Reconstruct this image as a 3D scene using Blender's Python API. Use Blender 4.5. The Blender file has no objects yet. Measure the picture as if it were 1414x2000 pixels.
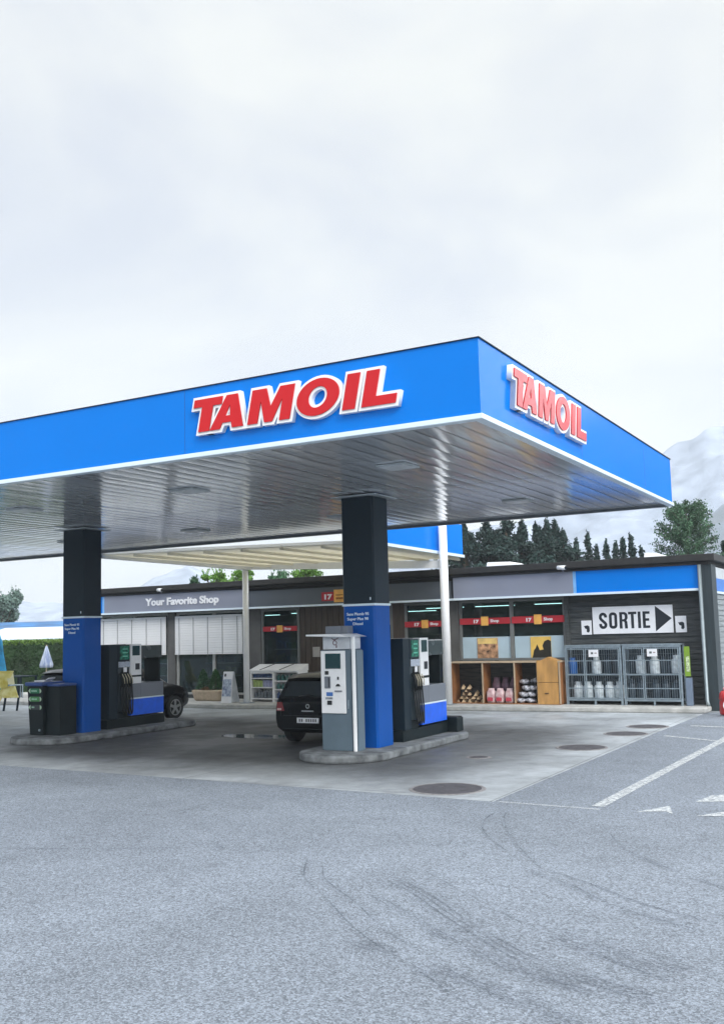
import bpy, math, random
from mathutils import Vector, Matrix
R = random.Random(7)
sc = bpy.context.scene
C = sc.collection
rad = math.radians

# ------------------------------------------------------------------ camera
cd = bpy.data.cameras.new('camera'); cam = bpy.data.objects.new('camera', cd); C.objects.link(cam)
fw = Vector((-.48481, .86820, .10574)); up = Vector((.07382, -.07985, .99407)); rt = Vector((.87150, .48974, -.02538))
m3 = Matrix((rt, up, -fw)).transposed()
cam.matrix_world = Matrix.Translation((3.786, -9.359, 2.1)) @ m3.to_4x4()
cd.sensor_fit = 'HORIZONTAL'; cd.sensor_width = 36; cd.lens = 49.09; cd.shift_y = .02149
cd.clip_start = .1; cd.clip_end = 6000
sc.camera = cam
# ------------------------------------------------------------------ sky, sun, exposure
SUN_EL, SUN_AZ = rad(36), rad(124)       # azimuth from +Y clockwise
w = bpy.data.worlds.new('World'); sc.world = w; w.use_nodes = True
nt = w.node_tree; nt.nodes.clear()
N = nt.nodes.new
out = N('ShaderNodeOutputWorld'); bg = N('ShaderNodeBackground'); bg.inputs['Strength'].default_value = .1
sky = N('ShaderNodeTexSky'); sky.sky_type = 'NISHITA'; sky.sun_disc = False
sky.sun_elevation = SUN_EL; sky.sun_rotation = SUN_AZ
tc = N('ShaderNodeTexCoord'); sep = N('ShaderNodeSeparateXYZ')
mp = N('ShaderNodeMapping'); mp.inputs['Scale'].default_value = (1, 1, 2.2)
n1 = N('ShaderNodeTexNoise'); n1.inputs['Scale'].default_value = 2.3; n1.inputs['Detail'].default_value = 6; n1.inputs['Roughness'].default_value = .5
n1.inputs['Distortion'].default_value = .4
cr = N('ShaderNodeValToRGB')
cr.color_ramp.elements[0].position = .36; cr.color_ramp.elements[0].color = (5.3, 5.65, 6.45, 1)
cr.color_ramp.elements[1].position = .58; cr.color_ramp.elements[1].color = (7.2, 7.35, 7.25, 1)
mr = N('ShaderNodeMapRange'); mr.inputs['From Min'].default_value = .5; mr.inputs['From Max'].default_value = .95
mr.inputs['To Min'].default_value = 1.0; mr.inputs['To Max'].default_value = 1.5; mr.interpolation_type = 'SMOOTHSTEP'
mul = N('ShaderNodeVectorMath'); mul.operation = 'SCALE'
mix = N('ShaderNodeMixRGB'); mix.inputs['Fac'].default_value = .93
L = nt.links.new
L(tc.outputs['Generated'], mp.inputs['Vector']); L(mp.outputs[0], n1.inputs['Vector']); L(n1.outputs['Fac'], cr.inputs[0])
L(tc.outputs['Generated'], sep.inputs[0]); L(sep.outputs['Z'], mr.inputs['Value'])
# clouds glow around the veiled sun, which stands behind the photographer
dt = N('ShaderNodeVectorMath'); dt.operation = 'DOT_PRODUCT'; dt.inputs[1].default_value = (math.sin(SUN_AZ)*math.cos(SUN_EL), math.cos(SUN_AZ)*math.cos(SUN_EL), math.sin(SUN_EL))
gl = N('ShaderNodeMapRange'); gl.interpolation_type = 'SMOOTHSTEP'; gl.inputs['From Min'].default_value = .0; gl.inputs['From Max'].default_value = 1.0; gl.inputs['To Min'].default_value = 1; gl.inputs['To Max'].default_value = 2.4
L(tc.outputs['Generated'], dt.inputs[0]); L(dt.outputs['Value'], gl.inputs['Value'])
gm = N('ShaderNodeMath'); gm.operation = 'MULTIPLY'; L(gl.outputs[0], gm.inputs[0]); L(mr.outputs[0], gm.inputs[1])
# bright cloud patch added low right, outside the frame, to reflect in the canopy
d2 = N('ShaderNodeVectorMath'); d2.operation = 'DOT_PRODUCT'; a_, e_ = rad(30), rad(21)
d2.inputs[1].default_value = (math.sin(a_)*math.cos(e_), math.cos(a_)*math.cos(e_), math.sin(e_))
g2 = N('ShaderNodeMapRange'); g2.interpolation_type = 'SMOOTHSTEP'; g2.inputs['From Min'].default_value = .92; g2.inputs['From Max'].default_value = .99; g2.inputs['To Min'].default_value = 1; g2.inputs['To Max'].default_value = 7
L(tc.outputs['Generated'], d2.inputs[0]); L(d2.outputs['Value'], g2.inputs['Value'])
g3 = N('ShaderNodeMath'); g3.operation = 'MULTIPLY'; L(gm.outputs[0], g3.inputs[0]); L(g2.outputs[0], g3.inputs[1])
L(cr.outputs[0], mul.inputs[0]); L(g3.outputs[0], mul.inputs['Scale'])
L(sky.outputs[0], mix.inputs[1]); L(mul.outputs[0], mix.inputs[2]); L(mix.outputs[0], bg.inputs[0]); L(bg.outputs[0], out.inputs[0])
sd = bpy.data.lights.new('sun', 'SUN'); sd.energy = 1.6; sd.angle = rad(22); sd.color = (1, .97, .92)
so = bpy.data.objects.new('sun', sd); C.objects.link(so)
sv = Vector((math.sin(SUN_AZ)*math.cos(SUN_EL), math.cos(SUN_AZ)*math.cos(SUN_EL), math.sin(SUN_EL)))
so.rotation_euler = sv.to_track_quat('Z', 'Y').to_euler()
sc.view_settings.view_transform = 'Standard'; sc.view_settings.look = 'None'
sc.view_settings.exposure = .36; sc.view_settings.gamma = 1

# ------------------------------------------------------------------ materials
MATS = {}
def mat(name, col, rough=.5, metal=0., ns=6., na=.12, bump=0., bs=40., coat=0., spec=.5, stretch=(1, 1, 1), coord='Object', col2=None):
    if name in MATS: return MATS[name]
    m = bpy.data.materials.new(name); m.use_nodes = True; t = m.node_tree; b = t.nodes['Principled BSDF']
    b.inputs['Roughness'].default_value = rough; b.inputs['Metallic'].default_value = metal
    b.inputs['Specular IOR Level'].default_value = spec
    if coat: b.inputs['Coat Weight'].default_value = coat; b.inputs['Coat Roughness'].default_value = .06
    tcn = t.nodes.new('ShaderNodeTexCoord'); mpn = t.nodes.new('ShaderNodeMapping'); mpn.inputs['Scale'].default_value = stretch
    t.links.new(tcn.outputs[coord], mpn.inputs[0])
    nz = t.nodes.new('ShaderNodeTexNoise'); nz.inputs['Scale'].default_value = ns; nz.inputs['Detail'].default_value = 5
    t.links.new(mpn.outputs[0], nz.inputs['Vector'])
    rp = t.nodes.new('ShaderNodeValToRGB'); e = rp.color_ramp.elements
    e[0].position = .3; e[1].position = .7
    c2 = col2 or tuple(min(1, c*(1+na)) for c in col)
    e[0].color = (*[c*(1-na) for c in col], 1); e[1].color = (*c2, 1)
    t.links.new(nz.outputs['Fac'], rp.inputs[0]); t.links.new(rp.outputs[0], b.inputs['Base Color'])
    rr = t.nodes.new('ShaderNodeMapRange'); rr.inputs['To Min'].default_value = max(0, rough-.06); rr.inputs['To Max'].default_value = min(1, rough+.08)
    t.links.new(nz.outputs['Fac'], rr.inputs['Value']); t.links.new(rr.outputs[0], b.inputs['Roughness'])
    if bump:
        nb = t.nodes.new('ShaderNodeTexNoise'); nb.inputs['Scale'].default_value = bs; nb.inputs['Detail'].default_value = 3
        t.links.new(mpn.outputs[0], nb.inputs['Vector'])
        bp = t.nodes.new('ShaderNodeBump'); bp.inputs['Strength'].default_value = bump; bp.inputs['Distance'].default_value = .02
        t.links.new(nb.outputs['Fac'], bp.inputs['Height']); t.links.new(bp.outputs[0], b.inputs['Normal'])
    MATS[name] = m
    return m
def glass(name, tint, transp, rough=.02, ior=1.5):
    m = bpy.data.materials.new(name); m.use_nodes = True; t = m.node_tree; t.nodes.clear()
    o = t.nodes.new('ShaderNodeOutputMaterial'); g = t.nodes.new('ShaderNodeBsdfGlossy'); tr = t.nodes.new('ShaderNodeBsdfTransparent')
    df = t.nodes.new('ShaderNodeBsdfDiffuse'); df.inputs[0].default_value = (*[c*.12 for c in tint], 1)
    mx0 = t.nodes.new('ShaderNodeMixShader'); mx0.inputs[0].default_value = transp
    tr.inputs[0].default_value = (*tint, 1); g.inputs['Roughness'].default_value = rough
    fr = t.nodes.new('ShaderNodeFresnel'); fr.inputs[0].default_value = ior
    mx = t.nodes.new('ShaderNodeMixShader')
    t.links.new(df.outputs[0], mx0.inputs[1]); t.links.new(tr.outputs[0], mx0.inputs[2])
    t.links.new(fr.outputs[0], mx.inputs[0]); t.links.new(mx0.outputs[0], mx.inputs[1]); t.links.new(g.outputs[0], mx.inputs[2])
    t.links.new(mx.outputs[0], o.inputs[0])
    return m
BLUE = mat('blue_panel_paint', (.0, .188, .69), .38, ns=.5, na=.04, coat=.32, spec=.0)
MATS['blue_panel_paint'].node_tree.nodes['Principled BSDF'].inputs['Coat Roughness'].default_value = .16
DEEPBLUE = mat('deep_blue_paint', (.0, .08, .37), .38, ns=1.2, na=.06, coat=.15, spec=.1)
WHITE = mat('white_enamel', (.86, .87, .88), .35, ns=3, na=.05)
TRIM = mat('pale_trim', (.72, .83, .90), .3, ns=3, na=.04)
CHAR = mat('charcoal_cladding', (.010, .022, .033), .42, ns=2, na=.12, spec=.18)
GREY = mat('grey_panel', (.17, .19, .225), .4, ns=1, na=.05)
FASCIAG = mat('shop_fascia_grey', (.235, .255, .32), .38, ns=.8, na=.05)
SHADEG = mat('shop_fascia_grey_shaded', (.085, .10, .12), .4, ns=.8, na=.06)  # same fascia grey with the link canopy's shade painted in
STEELB = mat('blue_grey_steel', (.11, .16, .20), .4, ns=3, na=.08)
GALV = mat('galvanised_steel', (.30, .37, .42), .45, .5, ns=14, na=.18)
BLACK = mat('black_rubber', (.008, .012, .014), .5, ns=8, na=.2)
BLKP = mat('black_plastic', (.005, .012, .015), .5, ns=4, na=.2, spec=.2)
RED = mat('red_letter', (.58, .008, .014), .3, ns=3, na=.03, coat=.12, spec=.3)
SIGNW = mat('white_sign', (.82, .83, .86), .4, ns=5, na=.04)
INK = mat('black_ink', (.01, .016, .025), .5, ns=5, na=.1)
WOOD = mat('light_plywood', (.50, .27, .085), .6, ns=3, na=.22, stretch=(3, 3, .6), bump=.2)
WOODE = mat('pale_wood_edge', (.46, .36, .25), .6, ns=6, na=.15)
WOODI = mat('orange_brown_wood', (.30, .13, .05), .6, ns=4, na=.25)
DARKW = mat('dark_stained_wood', (.022, .033, .038), .6, ns=5, na=.35, stretch=(.5, .5, 6), bump=.3, col2=(.075,.08,.08))
BROWNW = mat('brown_wood_wall', (.06, .045, .036), .6, ns=4, na=.3, stretch=(4, 4, .5))
SIDEW = mat('weathered_grey_boards', (.22, .25, .265), .7, ns=5, na=.25, stretch=(.5, .5, 6), bump=.3)
ROOFE = mat('dark_roof_edge', (.022, .022, .022), .7, ns=5, na=.35)
CONCK = mat('kerb_concrete', (.44, .44, .42), .85, ns=4, na=.22, bump=.3)
CREAM = mat('cream_slats', (.62, .60, .54), .6, ns=3, na=.15)
BLIND = mat('white_blind_slats', (.78, .79, .80), .5, ns=1, na=.05)
ORANGE = mat('orange_square_sign', (.85, .45, .10), .5, ns=8, na=.12)
REDS = mat('dark_red_strip', (.45, .022, .035), .45, ns=2, na=.1)
GREEN = mat('green_label', (.01, .16, .07), .5, ns=5, na=.1)
LIME = mat('lime_green_sign', (.20, .34, .03), .5, ns=8, na=.15)
TERRA = mat('sandy_planter', (.50, .40, .29), .8, ns=10, na=.15, bump=.3)
GLASS = glass('shop_glass', (.45, .62, .64), .75, ior=1.45)
FROST = mat('frosted_film', (.42, .55, .63), .45, ns=2, na=.08)
CARP = mat('black_car_paint', (.002, .004, .006), .25, ns=2, na=.1, coat=.12, spec=.08)
CARG = mat('car_glass', (.002, .004, .006), .10, ns=2, na=.1, spec=.15)
ALLOY = mat('alloy_rim', (.42, .44, .46), .3, .7, ns=6, na=.1)
SCREEN = mat('dark_screen', (.008, .05, .06), .15, ns=2, na=.2)
BARK = mat('bark', (.08, .065, .05), .9, ns=20, na=.3)
LEAFD = mat('dark_conifer_needles', (.010, .036, .030), .7, ns=1.2, na=.45, coord='Object')
LEAFM = mat('mid_green_leaves', (.05, .13, .06), .65, ns=1.2, na=.4)
LEAFL = mat('light_green_leaves', (.13, .28, .04), .6, ns=1.5, na=.4)
LEAFG = mat('grey_green_leaves', (.13, .20, .17), .7, ns=1, na=.3)
HEDGE = mat('hedge_leaves', (.02, .055, .015), .7, ns=1.2, na=.5)
HEDGET = mat('fresh_hedge_tips', (.12, .22, .035), .7, ns=2, na=.4)

for m_ in (CREAM, mat('white_sheet', (.75,.76,.76), .5)):
    t = m_.node_tree; pb = t.nodes['Principled BSDF']; tl = t.nodes.new('ShaderNodeBsdfTranslucent'); tl.inputs[0].default_value = (.97,.95,.88,1)
    ms = t.nodes.new('ShaderNodeMixShader'); ms.inputs[0].default_value = .75; ot = t.nodes['Material Output']
    t.links.new(pb.outputs[0], ms.inputs[1]); t.links.new(tl.outputs[0], ms.inputs[2]); t.links.new(ms.outputs[0], ot.inputs[0])
# ------------------------------------------------------------------ mesh helpers
def tag(o, label=None, cat=None, group=None, kind=None):
    if label: o['label'] = label
    if cat: o['category'] = cat
    if group: o['group'] = group
    if kind: o['kind'] = kind
    return o
def thing(name, loc, label, cat, group=None, rz=0):
    o = bpy.data.objects.new(name, None); C.objects.link(o); o.location = loc; o.rotation_euler = (0, 0, rz); o.empty_display_size = .2
    return tag(o, label, cat, group)
def wloc(p):
    v = Vector((0, 0, 0))
    while p is not None: v += p.location; p = p.parent
    return v
class MB:
    def __init__(s): s.v = []; s.f = []; s.sm = []
    def add(s, vs, fs, smooth=False):
        n = len(s.v); s.v += [tuple(v) for v in vs]
        for f in fs: s.f.append(tuple(n+i for i in f)); s.sm.append(smooth)
        return s
    def box(s, x0, x1, y0, y1, z0, z1):
        return s.add([(x0,y0,z0),(x1,y0,z0),(x1,y1,z0),(x0,y1,z0),(x0,y0,z1),(x1,y0,z1),(x1,y1,z1),(x0,y1,z1)],
                     [(0,3,2,1),(4,5,6,7),(0,1,5,4),(1,2,6,5),(2,3,7,6),(3,0,4,7)])
    def hexa(s, p):   # 8 points bottom ring, top ring
        return s.add(p, [(0,3,2,1),(4,5,6,7),(0,1,5,4),(1,2,6,5),(2,3,7,6),(3,0,4,7)])
    def cyl(s, p0, p1, r0, r1=None, n=12, caps=True):
        r1 = r0 if r1 is None else r1
        p0, p1 = Vector(p0), Vector(p1); d = (p1-p0).normalized()
        a = d.orthogonal().normalized(); b = d.cross(a)
        vs = [p0+(a*math.cos(t)+b*math.sin(t))*r0 for t in [2*math.pi*i/n for i in range(n)]]
        vs += [p1+(a*math.cos(t)+b*math.sin(t))*r1 for t in [2*math.pi*i/n for i in range(n)]]
        s.add(vs, [(i, (i+1) % n, n+(i+1) % n, n+i) for i in range(n)], True)
        if caps:
            k = len(s.v)-2*n
            s.f.append(tuple(range(k+n-1, k-1, -1))); s.f.append(tuple(range(k+n, k+2*n))); s.sm += [False, False]
        return s
    def tube(s, pts, r, n=8):
        pts = [Vector(p) for p in pts]; rings = []; a = None
        for i, p in enumerate(pts):
            d = (pts[min(i+1, len(pts)-1)]-pts[max(i-1, 0)]).normalized()
            a = d.orthogonal().normalized() if a is None else (a-d*a.dot(d)).normalized()
            b = d.cross(a)
            rings.append([p+(a*math.cos(2*math.pi*k/n)+b*math.sin(2*math.pi*k/n))*r for k in range(n)])
        vs = [v for rg in rings for v in rg]
        fs = [(i*n+k, i*n+(k+1) % n, (i+1)*n+(k+1) % n, (i+1)*n+k) for i in range(len(pts)-1) for k in range(n)]
        fs += [tuple(range(n-1, -1, -1)), tuple((len(pts)-1)*n+k for k in range(n))]
        return s.add(vs, fs, True)
    def prism(s, poly, z0, z1):   # vertical prism of a ground polygon
        n = len(poly); s.add([(x, y, z0) for x, y in poly]+[(x, y, z1) for x, y in poly],
              [tuple(range(n-1, -1, -1)), tuple(range(n, 2*n))]+[(i, (i+1) % n, n+(i+1) % n, n+i) for i in range(n)])
        return s
    def prismf(s, poly, fn, d0, d1):   # polygon in any plane, fn(a,b,d)
        n = len(poly); s.add([fn(x, y, d0) for x, y in poly]+[fn(x, y, d1) for x, y in poly],
              [tuple(range(n-1, -1, -1)), tuple(range(n, 2*n))]+[(i, (i+1) % n, n+(i+1) % n, n+i) for i in range(n)])
        return s
    def quad(s, a, b, c, d): return s.add([a, b, c, d], [(0, 1, 2, 3)])
    def loft(s, rings, close=True, smooth=True, caps=True):
        n = len(rings[0]); vs = [v for r in rings for v in r]; fs = []
        for i in range(len(rings)-1):
            for k in range(n if close else n-1):
                fs.append((i*n+k, i*n+(k+1) % n, (i+1)*n+(k+1) % n, (i+1)*n+k))
        s.add(vs, fs, smooth)
        if caps and close:
            k = len(s.v)-n*len(rings)
            s.f.append(tuple(range(k+n-1, k-1, -1))); s.f.append(tuple(range(k+n*(len(rings)-1), k+n*len(rings)))); s.sm += [False, False]
        return s
    def build(s, name, m, parent=None, bevel=0, label=None, cat=None, group=None, kind=None, org=None):
        me = bpy.data.meshes.new(name)
        if parent is None:
            if org is None:
                xs = [v[0] for v in s.v]; ys = [v[1] for v in s.v]; zs = [v[2] for v in s.v]
                org = Vector(((min(xs)+max(xs))/2, (min(ys)+max(ys))/2, min(zs)))
            off = Vector(org)
        else: off = wloc(parent)
        me.from_pydata([tuple(Vector(v)-off) for v in s.v], [], s.f); me.update()
        me.polygons.foreach_set('use_smooth', s.sm)
        o = bpy.data.objects.new(name, me); C.objects.link(o); me.materials.append(m)
        if parent is None: o.location = off
        else: o.parent = parent
        if bevel:
            bm = o.modifiers.new('bevel', 'BEVEL'); bm.width = bevel; bm.segments = 2; bm.limit_method = 'ANGLE'; bm.angle_limit = rad(40)
        return tag(o, label, cat, group, kind)
def B(name, m, par, *bx, bevel=0, **k):
    b = MB()
    for q in bx: b.box(*q)
    return b.build(name, m, par, bevel=bevel, **k)
def copy_tree(o, parent=None):
    c = o.copy(); C.objects.link(c); c.parent = parent
    for ch in list(o.children): copy_tree(ch, c)
    return c
def clear_mesh_from(o):
    dg = bpy.context.evaluated_depsgraph_get(); return bpy.data.meshes.new_from_object(o.evaluated_get(dg))
def text(name, s, m, par, x0, x1, z0, z1, fn, depth=.006, bold=0., **k):
    """built-in font text fitted to a width and to the height of its capitals; fn(a, b, d) -> world"""
    cu = bpy.data.curves.new('t', 'FONT'); cu.body = s; cu.size = 1; cu.offset = bold; cu.extrude = .5; cu.resolution_u = 3
    o = bpy.data.objects.new('t', cu); C.objects.link(o); me = clear_mesh_from(o)
    bpy.data.objects.remove(o); xs = [v.co.x for v in me.vertices]; a, b = min(xs), max(xs)
    H = .73+bold
    off = wloc(par) if par else Vector(fn(x0, z0, 0))
    for v in me.vertices:
        v.co = Vector(fn(x0+(v.co.x-a)/(b-a)*(x1-x0), z0+(v.co.y)/H*(z1-z0), (v.co.z+.5)*depth))-off
    me.update(); me.materials.clear(); me.materials.append(m); me.name = name
    ob = bpy.data.objects.new(name, me); C.objects.link(ob)
    if par: ob.parent = par
    else: ob.location = off
    return tag(ob, **k)
def curve_letters(name, glyphs, m, par, fn, offset, d0, d1, **k):
    """glyphs: closed loops (outer and holes) in 2D; grown by offset; extruded between d0 and d1"""
    cu = bpy.data.curves.new('g', 'CURVE'); cu.dimensions = '2D'; cu.fill_mode = 'BOTH'; cu.offset = offset; cu.extrude = .5
    for lp in glyphs:
        sp = cu.splines.new('POLY'); sp.points.add(len(lp)-1); sp.use_cyclic_u = True
        for i, (x, y) in enumerate(lp): sp.points[i].co = (x, y, 0, 1)
    o = bpy.data.objects.new('g', cu); C.objects.link(o); me = clear_mesh_from(o); bpy.data.objects.remove(o)
    off = wloc(par)
    for v in me.vertices: v.co = Vector(fn(v.co.x, v.co.y, d0 if v.co.z < 0 else d1))-off
    me.update(); me.materials.clear(); me.materials.append(m); me.name = name
    ob = bpy.data.objects.new(name, me); C.objects.link(ob); ob.parent = par
    return tag(ob, **k)
fy = lambda Y: (lambda a, b, d: (a, Y-d, b))          # on a wall facing -y
fx = lambda X: (lambda a, b, d: (X+d, a, b))          # on a wall facing +x
def ring2(cx, cy, rx, ry, n=36): return [(cx+rx*math.cos(2*math.pi*i/n), cy+ry*math.sin(2*math.pi*i/n)) for i in range(n)]

# ------------------------------------------------------------------ ground
def ground_mat(name, base, kind):
    m = bpy.data.materials.new(name); m.use_nodes = True; t = m.node_tree; b = t.nodes['Principled BSDF']; n = t.nodes.new; l = t.links.new
    g = n('ShaderNodeNewGeometry')
    def noise(sc_, det=4, rough=.6, stretch=None):
        z = n('ShaderNodeTexNoise'); z.inputs['Scale'].default_value = sc_; z.inputs['Detail'].default_value = det; z.inputs['Roughness'].default_value = rough
        if stretch:
            mm = n('ShaderNodeMapping'); mm.inputs['Scale'].default_value = stretch; l(g.outputs['Position'], mm.inputs[0]); l(mm.outputs[0], z.inputs['Vector'])
        else: l(g.outputs['Position'], z.inputs['Vector'])
        return z.outputs['Fac']
    def rmp(x, a, c, lo, hi):
        q = n('ShaderNodeMapRange'); q.inputs['From Min'].default_value = a; q.inputs['From Max'].default_value = c
        q.inputs['To Min'].default_value = lo; q.inputs['To Max'].default_value = hi; l(x, q.inputs['Value']); return q.outputs[0]
    def mulv(x, y):
        q = n('ShaderNodeMath'); q.operation = 'MULTIPLY'; l(x, q.inputs[0]); l(y, q.inputs[1]); return q.outputs[0]
    if kind == 'asphalt':
        def stones(sc_, lo, hi):
            vo = n('ShaderNodeTexVoronoi'); vo.inputs['Scale'].default_value = sc_; l(g.outputs['Position'], vo.inputs['Vector'])
            sp = n('ShaderNodeSeparateColor'); l(vo.outputs['Color'], sp.inputs[0]); return rmp(sp.outputs[0], 0, 1, lo, hi)
        v = mulv(stones(82, .54, 1.55), stones(190, .72, 1.28)); v = mulv(v, rmp(noise(22, 4, .7), .35, .65, .86, 1.12))
        cr_ = n('ShaderNodeTexVoronoi'); cr_.feature = 'DISTANCE_TO_EDGE'; cr_.inputs['Scale'].default_value = .32
        wm = n('ShaderNodeMapping'); wn = n('ShaderNodeTexNoise'); wn.inputs['Scale'].default_value = 2.5; wn.inputs['Detail'].default_value = 5; l(g.outputs['Position'], wn.inputs['Vector'])
        wa = n('ShaderNodeVectorMath'); wa.operation = 'MULTIPLY_ADD'; wa.inputs[1].default_value = (.7, .7, 0); l(wn.outputs['Color'], wa.inputs[0]); l(g.outputs['Position'], wa.inputs[2]); l(wa.outputs[0], cr_.inputs['Vector'])
        ck = rmp(cr_.outputs['Distance'], 0, .004, .72, 1); cm = rmp(noise(.28, 2), .52, .60, 0, 1)
        mxn = n('ShaderNodeMix'); l(cm, mxn.inputs[0]); mxn.inputs[2].default_value = 1; l(ck, mxn.inputs[3]); v = mulv(v, mxn.outputs[0])
        v = mulv(v, rmp(noise(1.3, 3, .5), .62, .74, 1, .86))
        v = mulv(v, rmp(noise(.35, 5, .6), .3, .7, .84, 1.12)); v = mulv(v, rmp(noise(1.6, 4, .6), .3, .7, .92, 1.07))
        v = mulv(v, rmp(noise(.5, 6, .7, (.6, 2.2, 1)), .55, .75, 1, .84))
        b.inputs['Roughness'].default_value = .85
    else:
        v = mulv(rmp(noise(.55, 7, .7), .35, .65, .56, 1.14), rmp(noise(3, 5, .65), .3, .7, .84, 1.1))
        v = mulv(v, rmp(noise(90, 2), .3, .7, .92, 1.08))
        # tyre-darkened lanes running between the islands, cut off towards the clean apron edge
        sx = n('ShaderNodeSeparateXYZ'); l(g.outputs['Position'], sx.inputs[0])
        def band(x, c, hw, soft, lo):
            a = n('ShaderNodeMath'); a.operation = 'SUBTRACT'; l(x, a.inputs[0]); a.inputs[1].default_value = c
            a2 = n('ShaderNodeMath'); a2.operation = 'ABSOLUTE'; l(a.outputs[0], a2.inputs[0])
            q = n('ShaderNodeMath'); q.operation = 'ADD'; l(a2.outputs[0], q.inputs[0])
            w_ = n('ShaderNodeMath'); w_.operation = 'MULTIPLY'; l(noise(.8, 4), w_.inputs[0]); w_.inputs[1].default_value = 1.2; l(w_.outputs[0], q.inputs[1])
            return rmp(q.outputs[0], hw+.6, hw+soft+.6, lo, 1)
        lane = rmp(mulv(rmp(band(sx.outputs['X'], -8.2, 3.3, 2.8, 0), 0, 1, 1, 0), rmp(band(sx.outputs['Y'], 7.4, 2.9, 2.6, 0), 0, 1, 1, 0)), 0, 1, 1, .16)
        lane2 = rmp(mulv(rmp(band(sx.outputs['X'], -3.1, .6, 1.2, 0), 0, 1, 1, 0), rmp(band(sx.outputs['Y'], 7.2, 2.8, 2.4, 0), 0, 1, 1, 0)), 0, 1, 1, .42)
        v = mulv(v, lane); v = mulv(v, lane2)
        v = mulv(v, rmp(noise(1.1, 5, .7, (1.6, .6, 1)), .6, .72, 1, .72))
        # slab joints
        wv = n('ShaderNodeTexBrick'); wv.inputs['Scale'].default_value = 1; wv.offset = 0
        wv.inputs['Brick Width'].default_value = 5; wv.inputs['Row Height'].default_value = 4.2; wv.inputs['Mortar Size'].default_value = .012
        wv.inputs['Color1'].default_value = wv.inputs['Color2'].default_value = (1, 1, 1, 1); wv.inputs['Mortar'].default_value = (.55, .55, .55, 1)
        mm = n('ShaderNodeMapping'); mm.inputs['Location'].default_value = (.95, 1.8, 0); l(g.outputs['Position'], mm.inputs[0]); l(mm.outputs[0], wv.inputs['Vector'])
        rb = n('ShaderNodeRGBToBW'); l(wv.outputs[0], rb.inputs[0]); v = mulv(v, rb.outputs[0])
        rr = rmp(noise(.5, 4), .4, .6, .75, .45); l(rr, b.inputs['Roughness'])
    sc2 = n('ShaderNodeVectorMath'); sc2.operation = 'SCALE'; sc2.inputs[0].default_value = base; l(v, sc2.inputs['Scale']); l(sc2.outputs[0], b.inputs['Base Color'])
    bp = n('ShaderNodeBump'); bp.inputs['Strength'].default_value = .4; bp.inputs['Distance'].default_value = .004
    l(noise(110, 2), bp.inputs['Height']); l(bp.outputs[0], b.inputs['Normal'])
    return m
ASPH = ground_mat('bleached_asphalt', (.188, .214, .248), 'asphalt')
CONC = ground_mat('oil_stained_concrete', (.45, .485, .51), 'concrete')
GRASS = mat('meadow', (.06, .10, .035), .9, ns=.05, na=.4)
q = MB(); q.quad((-2500,-1500,-.012),(2500,-1500,-.012),(2500,2500,-.012),(-2500,2500,-.012)); q.build('ground', GRASS, kind='structure', org=(0,0,-.012))
q = MB(); q.quad((-60,-45,-.004),(45,-45,-.004),(45,60,-.004),(-60,60,-.004)); q.build('asphalt', ASPH, kind='structure', org=(0,0,-.004))
q = MB(); q.prism([(-26,2.62),(-10.08,2.58),(-4.77,2.37),(-.92,2.18),(-.86,10.7),(-.76,15.4),(.6,15.6),(.6,17),(-26,17)], -.003, .001); q.build('concrete_apron', CONC, kind='structure', org=(0,0,0))
PAINT = bpy.data.materials.new('worn_road_paint'); PAINT.use_nodes = True
t = PAINT.node_tree; b = t.nodes['Principled BSDF']; b.inputs['Base Color'].default_value = (.62, .65, .66, 1); b.inputs['Roughness'].default_value = .8
nz = t.nodes.new('ShaderNodeTexNoise'); nz.inputs['Scale'].default_value = 14; nz.inputs['Detail'].default_value = 6; nz.inputs['Roughness'].default_value = .75
gg = t.nodes.new('ShaderNodeNewGeometry'); t.links.new(gg.outputs['Position'], nz.inputs['Vector'])
mr_ = t.nodes.new('ShaderNodeMapRange'); mr_.inputs['From Min'].default_value = .36; mr_.inputs['From Max'].default_value = .60; mr_.inputs['To Max'].default_value = .88; t.links.new(nz.outputs['Fac'], mr_.inputs['Value']); t.links.new(mr_.outputs[0], b.inputs['Alpha'])
def mark(name, pts, z=.003, m=None): 
    q = MB(); q.prism(pts, z-.002, z); return q.build(name, m or PAINT, kind='structure')
mark('painted_line', [(.27,2.3),(.42,2.3),(.62,9.7),(.56,12.5),(.46,12.5),(.47,9.7)])
FADED = PAINT.copy(); FADED.name = 'faded_road_paint'; FADED.node_tree.nodes['Map Range'].inputs['To Max'].default_value = .38
mark('painted_line', [(-.86,2.15),(.42,2.08),(.42,2.15),(-.86,2.22)], m=FADED)
mark('painted_line', [(-.60,9.98),(.45,9.38),(.49,9.46),(-.56,10.1)])
mark('painted_line', [(-.5,12.0),(.5,11.8),(.5,11.95),(-.5,12.15)])
mark('road_arrow', [(.84,2.10),(1.10,2.62),(1.24,2.12),(1.14,2.25),(1.0,2.2)])
mark('road_arrow', [(1.32,3.0),(1.42,3.55),(1.9,3.75),(1.9,3.2),(1.55,3.1)])
mark('road_arrow', [(1.5,2.1),(1.72,2.45),(2.2,2.65),(2.2,2.3),(1.8,2.2)])
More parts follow.
